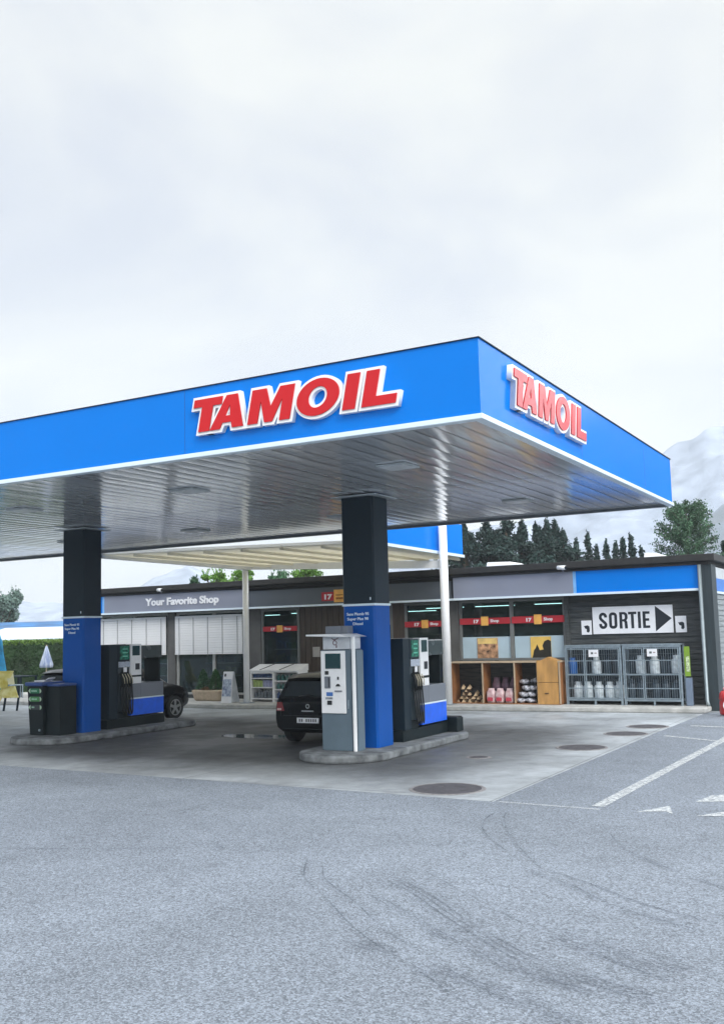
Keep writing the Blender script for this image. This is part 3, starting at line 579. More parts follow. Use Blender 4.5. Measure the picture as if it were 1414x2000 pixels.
# ------------------------------------------------------------------ cars
def car(lb, loc, plate=True):
    t_ = thing('parked_car', (0, 0, 0), lb, 'car', 'cars parked at the pumps')
    Ln = 3.95
    st = [(0,.36,.84,.76),(.03,.28,.95,.80),(.18,.24,.98,.84),(.8,.22,1.0,.85),(1.6,.2,1.0,.86),(2.5,.2,.98,.86),(3.1,.22,.93,.85),(3.5,.24,.84,.82),(3.8,.28,.72,.72),(3.92,.34,.58,.58)]
    rings = []
    for y, zb, zt, hw in st:
        pts = [(0,zb),(.80*hw,zb),(.95*hw,zb+.08),(hw,zb+.28*(zt-zb)+.05),(hw*.995,zb+.68*(zt-zb)),(.955*hw,zt-.03),(.90*hw,zt+.005),(0,zt+.025)]
        rings.append([(x, y, z) for x, z in pts]+[(-x, y, z) for x, z in pts[-2:0:-1]])
    body = MB().loft(rings)
    bo = body.build('body', CARP, t_)
    cut = MB()
    for yy in (.64, 3.14): cut.cyl((-.9, yy, .31), (-.60, yy, .31), .355, n=28).cyl((.60, yy, .31), (.9, yy, .31), .355, n=28)
    co = cut.build('cutter', BLACK, t_); md = bo.modifiers.new('w', 'BOOLEAN'); md.object = co; md.operation = 'DIFFERENCE'; md.solver = 'EXACT'
    bpy.context.view_layer.update()
    me = clear_mesh_from(bo); bo.modifiers.clear(); bo.data = me; bpy.data.objects.remove(co)
    g = []
    for y, zb, zt, wb, wt in ((.05,.93,.96,.76,.74),(.10,.96,1.10,.76,.72),(.24,.97,1.36,.77,.65),(.36,.98,1.42,.77,.64),(1.2,.98,1.455,.78,.62),(1.9,.97,1.44,.78,.61),(2.3,.96,1.36,.78,.60),(2.75,.95,1.12,.77,.66),(3.05,.92,.95,.74,.70)):
        pts = [(wb,zb),(wb*.55+wt*.45,zb*.5+zt*.5),(wt,zt-.035),(wt*.95,zt)]
        g.append([(x, y, z) for x, z in pts]+[(-x, y, z) for x, z in pts[::-1]])
    MB().loft(g).build('windows', CARG, t_)
    rf = []
    for y, zt, wt in ((.14,1.36,.66),(.36,1.435,.655),(1.2,1.465,.635),(1.9,1.45,.625),(2.32,1.362,.60)):
        pts = [(wt,zt-.045),(wt*.93,zt-.01),(wt*.5,zt+.012),(0,zt+.016)]
        rf.append([(x, y, z) for x, z in pts]+[(-x, y, z) for x, z in pts[-2::-1]])
    MB().loft(rf, close=False).build('roof', CARP, t_)
    for s in (-1, 1):
        for yy in (.64, 3.14):
            q = MB(); X0, X1 = s*.66, s*.845
            nn = 30
            q.loft([[(x, yy+r*math.cos(2*math.pi*k/nn), .31+r*math.sin(2*math.pi*k/nn)) for k in range(nn)] for x, r in ((X0,.20),(X0,.29),(X0+s*.02,.31),(X1-s*.02,.31),(X1,.295),(X1,.215),(X1-s*.03,.21))], smooth=False)
            wo = q.build('wheel', BLACK, t_)
            q = MB(); X = X1-s*.025
            for k in range(5):
                a = 2*math.pi*k/5+.3; da = .17
                fn = lambda u, v, d, X=X: (X+s*d, yy+u, .31+v)
                q.prismf([(.035*math.cos(a-1.2),.035*math.sin(a-1.2)),(.2*math.cos(a-da),.2*math.sin(a-da)),(.2*math.cos(a+da),.2*math.sin(a+da)),(.035*math.cos(a+1.2),.035*math.sin(a+1.2))], fn, 0, .018)
            q.cyl((X, yy, .31), (X+s*.025, yy, .31), .05, n=14)
            q.loft([[(x, yy+r*math.cos(2*math.pi*k/nn), .31+r*math.sin(2*math.pi*k/nn)) for k in range(nn)] for x, r in ((X,.19),(X+s*.022,.195),(X+s*.022,.215),(X,.216))], smooth=False, caps=False)
            q.build('rim', ALLOY, wo)
        MB().hexa([(s*.80,2.35,.98),(s*.93,2.38,.98),(s*.93,2.50,.98),(s*.80,2.48,.98),(s*.80,2.35,1.10),(s*.93,2.38,1.10),(s*.93,2.48,1.10),(s*.80,2.46,1.10)] if s > 0 else
                  [(-.93,2.38,.98),(-.80,2.35,.98),(-.80,2.48,.98),(-.93,2.50,.98),(-.93,2.38,1.10),(-.80,2.35,1.10),(-.80,2.46,1.10),(-.93,2.48,1.10)]).build('mirror', CARP, t_, bevel=.02)
        q = MB(); q.hexa([(s*.66-.09,-.015,.70),(s*.66+.09,-.015,.70),(s*.62+.09,.10,.70),(s*.62-.09,.10,.70),(s*.68-.06,-.005,.88),(s*.68+.06,-.005,.88),(s*.66+.06,.10,.86),(s*.66-.06,.10,.86)])
        tl_ = q.build('tail_light', mat('dark_red_lens', (.22,.02,.03), .15, coat=1), t_)
        MB().box(s*.68-.05, s*.68+.05, -.024, -.0165, .715, .755).build('reversing_lens', mat('pink_lens', (.6,.42,.42), .2), tl_)
        MB().hexa([(s*.55-.13,3.78,.56),(s*.55+.13,3.72,.56),(s*.55+.13,3.60,.56),(s*.55-.13,3.60,.56),(s*.55-.12,3.72,.68),(s*.55+.12,3.66,.68),(s*.55+.12,3.55,.68),(s*.55-.12,3.55,.68)]).build('headlight', mat('headlight_lens', (.30,.33,.35), .1, coat=1), t_)
    p_ = MB().box(-.26, .26, -.012, .01, .46, .565).build('number_plate', SIGNW, t_, bevel=.004)
    q = MB()
    for k, w_ in enumerate((.035,.035,.0,.035,.035,.035,.035,.035)):
        if w_: q.box(-.21+.055*k, -.21+.055*k+w_, -.0135, -.0121, .485, .545)
    q.build('characters', mat('grey_ink', (.10,.11,.12), .5, ns=90, na=.9), p_)
    q = MB(); fn = lambda a, b, d: (a, -.004-d, b)
    for k in range(16):
        a0, a1 = 2*math.pi*k/16, 2*math.pi*(k+1)/16
        q.prismf([(.028*math.cos(a0),.80+.03*math.sin(a0)),(.028*math.cos(a1),.80+.03*math.sin(a1)),(.045*math.cos(a1),.80+.048*math.sin(a1)),(.045*math.cos(a0),.80+.048*math.sin(a0))], fn, -.02, .006)
    q.build('emblem', ALLOY, t_)
    MB().box(-.6, .6, -.02, .12, .33, .345).build('bumper_lip', BLKP, t_)
    MB().tube([(-.25,.05,1.0),(.10,.04,1.04)], .008, 6).build('wiper', BLACK, t_)
    MB().hexa([(-.62,.045,1.0),(.62,.045,1.0),(.62,.08,1.0),(-.62,.08,1.0),(-.54,.185,1.30),(.54,.185,1.30),(.54,.21,1.30),(-.54,.21,1.30)]).build('rear_window', mat('rear_glass', (.004,.010,.012), .06, spec=.6), t_)
    MB().box(-.60, .60, -.006, .02, .60, .612).box(-.66, -.648, -.004, .02, .60, .92).box(.648, .66, -.004, .02, .60, .92).build('hatch_gap', BLACK, t_)
    MB().box(-.14, .14, -.02, .0, .69, .715).build('hatch_handle', ALLOY, t_)
    t_.location = loc
    return t_
c0 = car('black hatchback seen from behind, half hidden by the payment terminal', (-6.40, 6.6, 0)); c0.scale = (.93, 1, .92)
c1 = copy_tree(c0); c1.scale = (1.04, 1.03, .97); c1.location = (-13.98, 7.55, 0); c1['label'] = 'black car with silver alloy wheel behind the left pump'

# ------------------------------------------------------------------ shop
shop = thing('shop', (-10, 16, .12), 'long low wooden petrol station shop with a grey and blue sign band', 'building')
YW = 16.15; ZC = 2.90
# front wall, horizontal boards on the right, pieces around the openings
def boards(q, x0, x1, z0, z1, y, h=.14):
    z_ = z0
    while z_ < z1-.01:
        zz = min(z_+h-.008, z1)
        q.hexa([(x0,y-.030,z_),(x1,y-.030,z_),(x1,y+.05,z_),(x0,y+.05,z_),(x0,y-.014,zz),(x1,y-.014,zz),(x1,y+.05,zz),(x0,y+.05,zz)]); z_ += h
q = MB(); boards(q, -4.36, -.66, .12, ZC, YW); q.box(-4.36, -.66, YW+.051, YW+.15, .12, ZC); q.build('wall', DARKW, shop)
q = MB()
q.box(-12.72, -9.9, YW, YW+.15, .12, ZC)                                  # behind the column, brown wall
for k in range(14): q.box(-12.70+.2*k, -12.52+.2*k, YW-.02, YW-.001, .12, ZC)
q.box(-9.5, -9.13, YW-.03, YW+.15, .12, ZC); q.build('wall', BROWNW, shop)
q = MB(); q.box(-17.84, -17.53, YW-.10, YW+.15, .12, ZC); q.box(-14.75, -14.14, YW-.05, YW+.15, .12, ZC); q.box(-21.6, -20.85, YW-.1, YW+.15, .12, ZC)
q.box(-7.80, -7.42, YW-.08, YW+.15, .12, ZC)
for k in range(4):
    q2 = MB(); q2.v = q.v[8*k:8*k+8]; q2.f = q.f[:6]; q2.sm = q.sm[:6]; q2.build('pier', mat('grey_brown_pier', (.10,.10,.098), .6, ns=3, na=.2), shop)
MB().box(-4.355, -4.25, YW-.12, YW+.15, .12, ZC).build('pier', DARKW, shop)
for bx in ((-7.41, -4.36, YW+.0, YW+.12, .12, 1.24), (-9.12, -7.81, YW, YW+.12, .12, .55), (-14.13, -12.73, YW, YW+.12, .12, .3), (-20.84, -17.85, YW, YW+.12, .12, .24), (-17.52, -14.76, YW, YW+.12, .12, .24)):
    MB().box(*bx).build('sill_wall', DARKW, shop)
# windows: frame with pane
FRM = mat('window_frame_grey', (.16,.17,.17), .45)
FRW = mat('window_frame_pale', (.42,.43,.42), .45)
def window(x0, x1, z0, z1, mull=(), fm=FRM, tr=None):
    q = MB(); q.box(x0, x0+.07, YW-.03, YW+.08, z0, z1).box(x1-.07, x1, YW-.03, YW+.08, z0, z1).box(x0+.07, x1-.07, YW-.03, YW+.08, z0, z0+.06).box(x0+.07, x1-.07, YW-.03, YW+.08, z1-.07, z1)
    for mm in mull: q.box(mm-.05, mm+.05, YW-.03, YW+.08, z0+.06, z1-.07)
    if tr: q.box(x0+.07, x1-.07, YW-.02, YW+.07, tr-.03, tr+.03)
    f = q.build('window', fm, shop)
    MB().box(x0+.05, x1-.05, YW+.03, YW+.04, z0+.05, z1-.05).build('pane', GLASS, f)
    return f
window(-20.84, -17.85, .25, ZC, (-19.35,), FRW)
window(-17.52, -14.76, .25, ZC, (-16.0,), FRW)
window(-14.13, -12.73, .31, ZC)
window(-9.12, -7.81, .56, ZC)
w5 = window(-7.41, -4.36, 1.25, ZC, (-5.87,))
# automatic door in the middle, behind the column
q = MB(); q.box(-9.9, -9.82, YW-.02, YW+.1, .12, 2.3).box(-9.58, -9.5, YW-.02, YW+.1, .12, 2.3).box(-9.9, -9.5, YW-.02, YW+.1, 2.3, ZC); d_ = q.build('door', FRM, shop); MB().box(-9.82, -9.58, YW+.03, YW+.04, .12, 2.3).build('pane', GLASS, d_)
# frosted film and posters inside the window
for x0, x1 in ((-7.35, -5.93), (-5.81, -4.42)):
    MB().box(x0, x1, YW+.012, YW+.026, 1.30, 1.89).build('frosted_film', FROST, w5)
POSTA = mat('food_poster', (.06,.02,.02), .5, ns=7, na=.9, col2=(.80,.46,.26)); POSTB = mat('yellow_tree_poster', (.75,.50,.12), .5, ns=2, na=.2)
t_ = MB().box(-6.90,-6.30,YW-.008,YW+.008,1.28,1.86).build('poster', POSTA, w5, label='square poster of brown bread rolls')
MB().box(-6.88,-6.32,YW-.011,YW-.0085,1.70,1.85).build('poster_sky', mat('yellow_top', (.75,.55,.20), .5, ns=5, na=.2), t_)
t_ = MB().box(-5.36,-4.79,YW-.008,YW+.008,1.28,1.87).build('poster', POSTB, w5, label='yellow poster with a dark tree silhouette')
q = MB(); fn = fy(YW-.0085)
q.prismf([(-5.33+x, 1.285+y) for x, y in ((0,0),(.54,0),(.54,.46),(.46,.50),(.36,.46),(.30,.34),(.33,.24),(.22,.22),(.19,.30),(.15,.38),(.11,.28),(.06,.22),(.04,.12))], fn, 0, .004); q.build('silhouette', mat('poster_black', (.02,.018,.012), .5, ns=8, na=.4), t_)
# red strips across the windows
def strip(x0, x1, z0, z1):
    s_ = MB().box(x0, x1, YW-.06, YW-.035, z0, z1).build('window_strip', REDS, shop)
    xc = (x0+x1)/2; zc = (z0+z1)/2; h = z1-z0
    MB().box(xc-.10, xc+.11, YW-.066, YW-.0605, zc-h*.72, zc+h*.72).build('orange_square', ORANGE, s_)
    text('lettering', '17', SIGNW, s_, xc-.32, xc-.17, zc-h*.28, zc+h*.28, fy(YW-.0605), bold=.05)
    text('lettering', 'Shop', SIGNW, s_, xc+.17, xc+.42, zc-h*.2, zc+h*.28, fy(YW-.0605), bold=.03)
strip(-14.05, -12.80, 2.20, 2.35); strip(-9.10, -7.83, 2.21, 2.37); strip(-7.38, -5.90, 2.24, 2.41); strip(-5.85, -4.38, 2.24, 2.42)
# blinds
def blind(x0, x1, z0, z1):
    q = MB(); z_ = z0+.05
    while z_ < z1:
        q.hexa([(x0,YW-.16,z_),(x1,YW-.16,z_),(x1,YW-.13,z_+.01),(x0,YW-.13,z_+.01),(x0,YW-.16,z_+.074),(x1,YW-.16,z_+.074),(x1,YW-.13,z_+.082),(x0,YW-.13,z_+.082)]); z_ += .08
    q.box(x0, x1, YW-.17, YW-.12, z0, z0+.045)
    b_ = q.build('blind', BLIND, shop)
    n = 5
    for k in range(n):
        xx = x0+.18+(x1-x0-.36)*k/(n-1); MB().box(xx-.008, xx+.008, YW-.175, YW-.1705, z0-.04, z1).build('blind_cord', mat('dark_cord', (.14,.15,.16), .6), b_)
blind(-20.80, -17.88, 1.53, 2.72); blind(-17.48, -14.78, 1.53, 2.72)
# recess ceiling, roof, fascia
MB().box(-21.75, -.79, 15.80, YW+.2, ZC+.001, ZC+.05).build('soffit', ROOFE, shop)
q = MB(); q.box(-21.90, -0.4258, 15.606, 26.000, 3.626, 3.796); q.box(-21.82, -0.5804, 15.709, 25.900, 3.543, 3.626)  # roof, fascia and sign coordinates are baked from a scaling about the camera
q.build('roof', ROOFE, shop, bevel=.01)
MB().box(-21.7, -.55, 15.853, 15.96, ZC+.051, 3.54).build('fascia_backing', ROOFE, shop)
MB().box(-21.660, -20.444, 15.750, 15.851, 2.971, 3.533).build('fascia_panel', BLUE, shop)
fpl = MB().box(-20.361, -14.403, 15.750, 15.851, 2.971, 3.533).build('fascia_panel', FASCIAG, shop)
MB().box(-20.444, -20.361, 15.750, 15.851, 2.971, 3.533).box(-3.992, -3.91, 15.750, 15.851, 2.971, 3.574).build('fascia_edge', mat('light_blue_edge', (.20,.45,.80), .4), shop)
fpm = MB().box(-14.341, -7.476, 15.791, 15.851, 2.971, 3.461).build('fascia_panel', SHADEG, shop)
MB().box(-7.394, -3.992, 15.750, 15.851, 2.971, 3.553).build('fascia_panel', FASCIAG, shop)
MB().box(-3.91, -0.8381, 15.750, 15.851, 2.971, 3.574).build('fascia_panel', BLUE, shop)
MB().box(-21.660, -14.403, 15.719, 15.853, 2.914, 2.97).box(-14.403, -7.394, 15.750, 15.853, 2.914, 2.97).box(-7.394, -0.8175, 15.719, 15.853, 2.914, 2.97).build('fascia_trim', TRIM, shop)
text('lettering', 'Your Favorite Shop', SIGNW, fpl, -18.5264, -15.4959, 3.1617, 3.4091, fy(15.7500), bold=.035, depth=.02)
# shop sign on the middle band
s_ = MB().box(-11.682, -11.249, 15.760, 15.790, 3.059, 3.316).build('sign', REDS, shop)
MB().box(-11.249, -10.857, 15.750, 15.790, 3.007, 3.378).build('orange_square', ORANGE, s_)
text('lettering', '17', SIGNW, s_, -11.5789, -11.3109, 3.1102, 3.2648, fy(15.7598), bold=.05)
q = MB(); q.box(-11.177, -10.930, 15.744, 15.749, 3.09, 3.151).box(-11.177, -10.930, 15.744, 15.749, 3.203, 3.234); q.build('lettering', mat('dark_orange', (.35,.12,.02), .5, ns=30, na=.5), s_)
# corner fin, downpipe, side wall
MB().box(-.79, -.53, 15.73, YW+.2, .005, 3.54).build('corner_fin', mat('dark_corner_board', (.022,.035,.042), .6, ns=4, na=.3, stretch=(6,6,.4)), shop)
MB().tube([(-.80,15.68,3.54),(-.80,15.68,.25),(-.76,15.60,.14)], .045, 12).build('downpipe', mat('zinc_pipe', (.26,.31,.33), .4, .5), shop)
q = MB(); z_ = .14
while z_ < 2.75:
    q.hexa([(-.60,YW+.21,z_),(-.555,YW+.21,z_),(-.555,25.8,z_),(-.60,25.8,z_),(-.60,YW+.21,z_+.128),(-.575,YW+.21,z_+.128),(-.575,25.8,z_+.128),(-.60,25.8,z_+.128)]); z_ += .135
q.box(-.73,-.601,YW+.21,25.8,.005,2.9); q.build('side_wall', SIDEW, shop)
MB().box(-.60, -.54, YW+.21, 25.8, 2.90, 3.22).build('fascia_panel', mat('side_blue_band', (.05,.20,.62), .4), shop)
MB().box(-.60, -.54, YW+.21, 25.8, 3.221, 3.50).build('fascia_panel', mat('side_pale_band', (.52,.55,.58), .5), shop)
MB().box(-.60, -.53, YW+.21, 25.8, 2.84, 2.899).build('fascia_trim', TRIM, shop)
# interior
MB().box(-21.6, -.7, 25, 25.1, .12, 2.95).box(-21.7, -21.6, YW+.2, 25.1, .12, 3.4).build('back_wall', mat('interior_wall', (.10,.14,.14), .7), shop)
MB().box(-21.6, -.7, YW+.2, 25, 2.90, 2.95).build('ceiling', mat('interior_ceiling', (.16,.19,.19), .8), shop)
MB().box(-21.6, -.7, YW+.2, 25, .121, .13).build('floor', mat('interior_floor', (.16,.16,.15), .5), shop)
LIT = bpy.data.materials.new('lit_tube'); LIT.use_nodes = True; b = LIT.node_tree.nodes['Principled BSDF']; b.inputs['Emission Color'].default_value = (1,1,.93,1); b.inputs['Emission Strength'].default_value = 7
for x_, y_ in ((-19.2,19),(-16.0,19),(-13.35,17.6),(-8.6,17.8),(-7.0,17.8),(-5.1,17.6),(-11,21)):
    l_ = MB().box(x_-.62, x_+.62, y_-.06, y_+.06, 2.78, 2.84).build('lamp', GREY, shop); MB().box(x_-.6, x_+.6, y_-.045, y_+.045, 2.765, 2.779).build('tube', LIT, l_)
for i, xx in enumerate((-19.5, -16.6, -13.8, -9.4, -7.6, -6.1)):
    s_ = thing('shop_shelf', (xx, 17.4, .13), ['shelf of goods dimly seen behind the leftmost blind', 'shelf of goods dimly seen behind the second blind', 'shelf of goods dimly seen through the glass left of the door', 'shelf of goods dimly seen through the glass between column and white post', 'shelf of goods dimly seen above the bread roll poster', 'shelf of goods dimly seen above the tree poster'][i], 'shelf', 'shelves inside the shop')
    MB().box(xx-.6, xx+.6, 17.6, 17.65, .13, 2.0).build('back_panel', SIDEW, s_)
    for k in range(4):
        zz = .35+.42*k; b_ = MB().box(xx-.6, xx+.6, 17.2, 17.6, zz, zz+.03).build('shelf_board', WHITE, s_)
        for r_ in range(3):
            q = MB()
            for j in range(3):
                x0 = xx-.55+.38*r_+.12*j; q.box(x0, x0+.1, 17.25, 17.4, zz+.031, zz+.031+R.uniform(.16, .3))
            q.build('goods', mat('goods_%d' % R.randrange(5), [(.5,.12,.08),(.1,.25,.5),(.55,.55,.5),(.55,.4,.08),(.1,.35,.2)][R.randrange(5)], .5), b_)
# roof domes, cameras, notices
for x0, x1, lb in ((-6.75,-5.55,'white skylight box on the shop roof above the grey band'), (-2.35,-1.55,'white skylight box on the shop roof below the round tree')):
    t_ = thing('skylight', ((x0+x1)/2, 17, 3.797), lb, 'skylight', 'skylights on the shop roof')
    MB().hexa([(x0,16.6,3.80),(x1,16.6,3.80),(x1,17.6,3.80),(x0,17.6,3.80),(x0+.02,16.65,3.98),(x1-.5,16.65,3.96),(x1-.5,17.5,3.96),(x0+.02,17.5,3.98)]).build('dome', WHITE, t_, bevel=.02)
    MB().box(x0-.05, x1+.05, 16.55, 17.65, 3.797, 3.83).build('curb', GALV, t_)
for x_, lb in ((-17.70,'white security camera above the words on the grey band'), (-4.19,'white security camera where the grey band meets the blue band')):
    t_ = thing('security_camera', (x_, 15.72, 3.55), lb, 'security camera', 'cameras on the shop eave')
    MB().cyl((x_-.13,15.56,3.65),(x_+.10,15.48,3.635),.055,n=14).build('housing', WHITE, t_)
    MB().cyl((x_+.10,15.48,3.635),(x_+.125,15.472,3.633),.045,n=14).build('lens', BLACK, t_)
    MB().tube([(x_,15.60,3.56),(x_,15.55,3.56),(x_,15.53,3.62)], .018, 8).build('bracket', GREY, t_)
MB().box(-12.25,-12.0,YW-.035,YW-.022,1.40,1.70).build('notice', mat('dim_notice', (.38,.37,.36), .6), None, label='pale paper notice on the brown wall left of the terminal', cat='notice')

# exit sign
t_ = thing('exit_sign', (-2.6, YW-.05, 1.9), 'wide white exit sign with a black arrow pointing right', 'sign')
FS = YW-.035
MB().box(-3.62, -1.58, FS-.03, FS, 1.90, 2.60).build('board', SIGNW, t_, bevel=.006)
def stroke(cl, w_):
    n = len(cl); Lp, Rp = [], []
    for i in range(n):
        p = Vector(cl[i]); a = Vector(cl[max(i-1, 0)]); b_ = Vector(cl[min(i+1, n-1)])
        d1 = (p-a).normalized() if i else (b_-p).normalized(); d2 = (b_-p).normalized() if i < n-1 else d1
        n1_ = Vector((-d1.y, d1.x)); n2_ = Vector((-d2.y, d2.x)); mm = (n1_+n2_).normalized(); k = w_/2/max(.5, mm.dot(n1_))
        Lp.append(tuple(p+mm*k)); Rp.append(tuple(p-mm*k))
    return Lp+Rp[::-1]
def sortie():
    W = []; h = 1; s = .17
    def put(lp, x0): W.append([(x0+x, y) for x, y in lp])
    arc = lambda cx, cy, rx, ry, a0, a1, n=7: [(cx+rx*math.cos(rad(a0+(a1-a0)*i/n)), cy+ry*math.sin(rad(a0+(a1-a0)*i/n))) for i in range(n+1)]
    e = s/2
    put(stroke([(.50-e,.70)]+arc(.25,1-.25,.25-e,.25-e,0,180,9)+[(e,.66)]+[(e+.05,.58),(.25,.47),(.44-e,.37),(.50-e,.28)]+arc(.25,.25,.25-e,.25-e,0,-180,9)+[(e,.32)], s), 0)
    def rr(w_, i): return arc(w_-.22+0, 1-.22, .22-i, .22-i, 0, 90, 5)+arc(.22, 1-.22, .22-i, .22-i, 90, 180, 5)+arc(.22, .22, .22-i, .22-i, 180, 270, 5)+arc(w_-.22, .22, .22-i, .22-i, 270, 360, 5)
    put(rr(.5, 0), .62); put([(x, y) for x, y in rr(.5, s)][::-1], .62)
    put([(0,0),(0,1),(.30,1)]+arc(.28,.78,.22,.22,90,0,5)[1:]+[(.50,.62),(.42,.49),(.47,.40),(.49,.0),(.32,0),(.30,.38),(.26,.43),(.17,.43),(.17,0)], 1.26)
    put([(.17,.56),(.17,.86),(.27,.86),(.33,.80),(.33,.62),(.27,.56)][::-1], 1.26)
    put([(0,.85),(0,1),(.50,1),(.50,.85),(.335,.85),(.335,0),(.165,0),(.165,.85)], 1.80)
    put([(0,0),(0,1),(.17,1),(.17,0)], 2.38)
    put([(0,0),(0,1),(.42,1),(.42,.85),(.17,.85),(.17,.58),(.38,.58),(.38,.43),(.17,.43),(.17,.15),(.42,.15),(.42,0)], 2.67)
    return W
GS = [[(-3.45+x*1.30/3.09, 2.03+y*.42) for x, y in lp] for lp in sortie()]
curve_letters('lettering', GS, INK, t_, fy(FS-.03), 0, .0005, .004)
MB().prismf([(-2.01,1.94),(-1.61,2.26),(-2.01,2.58)], fy(FS-.03), .0005, .004).build('arrow', INK, t_)
for x0, x1, z0, z1, lb in ((-3.93,-3.66,1.89,2.26,'small white sign with a dark emblem left of the exit sign'), (-1.53,-1.26,1.90,2.31,'small white sign with a dark emblem right of the exit sign')):
    t_ = thing('small_sign', ((x0+x1)/2, FS, z0), lb, 'sign', 'small signs beside the exit sign')
    MB().box(x0, x1, FS-.02, FS, z0, z1).build('board', SIGNW, t_, bevel=.004)
    cx, cz = (x0+x1)/2, (z0+z1)/2-.02
    MB().prismf([(cx-.07,cz+.06),(cx+.03,cz+.08),(cx+.08,cz+.05),(cx+.085,cz-.07),(cx+.05,cz-.11),(cx,cz-.09),(cx+.01,cz-.02),(cx-.04,cz+.0),(cx-.05,cz+.035)], fy(FS-.02), .0005, .003).build('emblem', INK, t_)

# ------------------------------------------------------------------ link canopy and its posts
lc = thing('entrance_canopy', (-10, 13, 4.0), 'white slatted canopy with a blue side linking the pumps to the shop', 'canopy')
A_, B_, C_, D_ = (-16.1,11.2,4.44), (-13.45,14.62,4.12), (-7.62,16.75,4.15), (-7.62,11.2,4.21)
q = MB(); n = 26
def bil(u, v):
    a = Vector(A_)*(1-v)+Vector(B_)*v; b_ = Vector(D_)*(1-v)+Vector(C_)*v
    return a*(1-u)+b_*u
for i in range(n):
    v0, v1 = i/n, (i+.93)/n; zz = Vector((0,0,.03))
    a, b_, c, d = bil(0,v0), bil(1,v0), bil(1,v1), bil(0,v1); q.hexa([a,b_,c,d,a+zz,b_+zz,c+zz,d+zz])
q.build('slats', CREAM, lc)
q = MB(); zz = Vector((0,0,.12))
for k in range(8):
    u = k/7; a = bil(u, 0); b_ = bil(u, 1); w_ = Vector((.03,0,0)); h_ = Vector((0,0,-.07))
    q.hexa([a-w_+h_, a+w_+h_, b_+w_+h_, b_-w_+h_, a-w_-Vector((0,0,.002)), a+w_-Vector((0,0,.002)), b_+w_-Vector((0,0,.002)), b_-w_-Vector((0,0,.002))])
q.build('joist', CREAM, lc)
MB().hexa([Vector(p)+Vector((0,0,.04)) for p in (A_,D_,C_,B_)]+[Vector(p)+Vector((0,0,.10)) for p in (A_,D_,C_,B_)]).build('roof_sheet', MATS['white_sheet'], lc)
MB().hexa([(-7.60,11.2,4.29),(-7.52,11.2,4.29),(-7.52,16.80,4.25),(-7.60,16.80,4.25),(-7.60,11.2,5.10),(-7.52,11.2,5.10),(-7.52,16.80,5.12),(-7.60,16.80,5.12)]).build('side_fascia', BLUE, lc)
MB().hexa([(-7.62,11.2,4.21),(-7.49,11.2,4.21),(-7.49,16.86,4.17),(-7.62,16.86,4.17),(-7.62,11.2,4.288),(-7.49,11.2,4.288),(-7.49,16.86,4.248),(-7.62,16.86,4.248)]).build('trim', TRIM, lc)
MB().hexa([(-16.2,11.2,4.36),(-16.05,11.2,4.36),(-13.4,14.6,4.03),(-13.6,14.6,4.03),(-16.2,11.2,4.53),(-16.05,11.2,4.53),(-13.4,14.6,4.25),(-13.6,14.6,4.25)]).build('edge_beam', WHITE, lc)
MB().hexa([(-13.55,14.62,4.05),(-7.40,15.08,3.79),(-7.40,15.22,3.79),(-13.55,14.76,4.05),(-13.55,14.62,4.22),(-7.40,15.08,4.0),(-7.40,15.22,4.0),(-13.55,14.76,4.22)]).build('cross_beam', WHITE, lc)
for (x, y, h, lb) in ((-13.58,14.55,4.05,'white round post at the left end of the link canopy beside the shelf'), (-7.34,15.05,4.97,'white round post rising past the blue side of the link canopy')):
    t_ = thing('canopy_post', (x, y, .125), lb, 'post', 'white posts of the link canopy')
    MB().cyl((x, y, .125), (x, y, h), .09 if h < 4.5 else .115, n=24).build('pipe', WHITE, t_)
    MB().box(x-.16, x+.16, y-.16, y+.16, .126, .14).build('base_plate', GALV, t_)

# ------------------------------------------------------------------ wooden store with fuel wood and bags
t_ = thing('wooden_store', (-5.9, 15.8, .125), 'open plywood storage unit with three bays and a closed door', 'storage unit')
y0, y1 = 15.42, 16.0
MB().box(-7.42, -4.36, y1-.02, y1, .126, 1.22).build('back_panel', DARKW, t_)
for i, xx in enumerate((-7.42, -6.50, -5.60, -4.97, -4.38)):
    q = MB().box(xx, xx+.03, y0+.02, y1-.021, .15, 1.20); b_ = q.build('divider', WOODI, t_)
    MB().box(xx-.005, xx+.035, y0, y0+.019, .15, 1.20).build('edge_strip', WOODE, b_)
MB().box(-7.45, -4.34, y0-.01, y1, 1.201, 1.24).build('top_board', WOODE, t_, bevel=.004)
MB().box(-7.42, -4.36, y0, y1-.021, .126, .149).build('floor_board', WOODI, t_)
MB().box(-4.955, -4.40, y0-.025, y0-.001, .70, 1.26).build('door', WOOD, t_, bevel=.003)
d_ = MB().box(-4.955, -4.40, y0-.025, y0-.001, .135, .69).build('door', WOOD, t_, bevel=.003)
MB().box(-4.76, -4.66, y0-.05, y0-.026, .41, .425).build('handle', BLACK, d_)
MB().hexa([(-4.95,15.6,1.241),(-4.42,15.6,1.241),(-4.42,15.9,1.241),(-4.95,15.9,1.241),(-4.85,15.6,1.28),(-4.72,15.6,1.34),(-4.72,15.9,1.34),(-4.85,15.9,1.28)]).build('timber_offcut', WOOD, None, label='pale wooden offcut on top of the storage door end', cat='timber')
BK = mat('log_bark', (.13,.08,.05), .9, ns=15, na=.4); CUT = mat('cut_log_face', (.60,.45,.28), .8, ns=12, na=.3)
k = 0
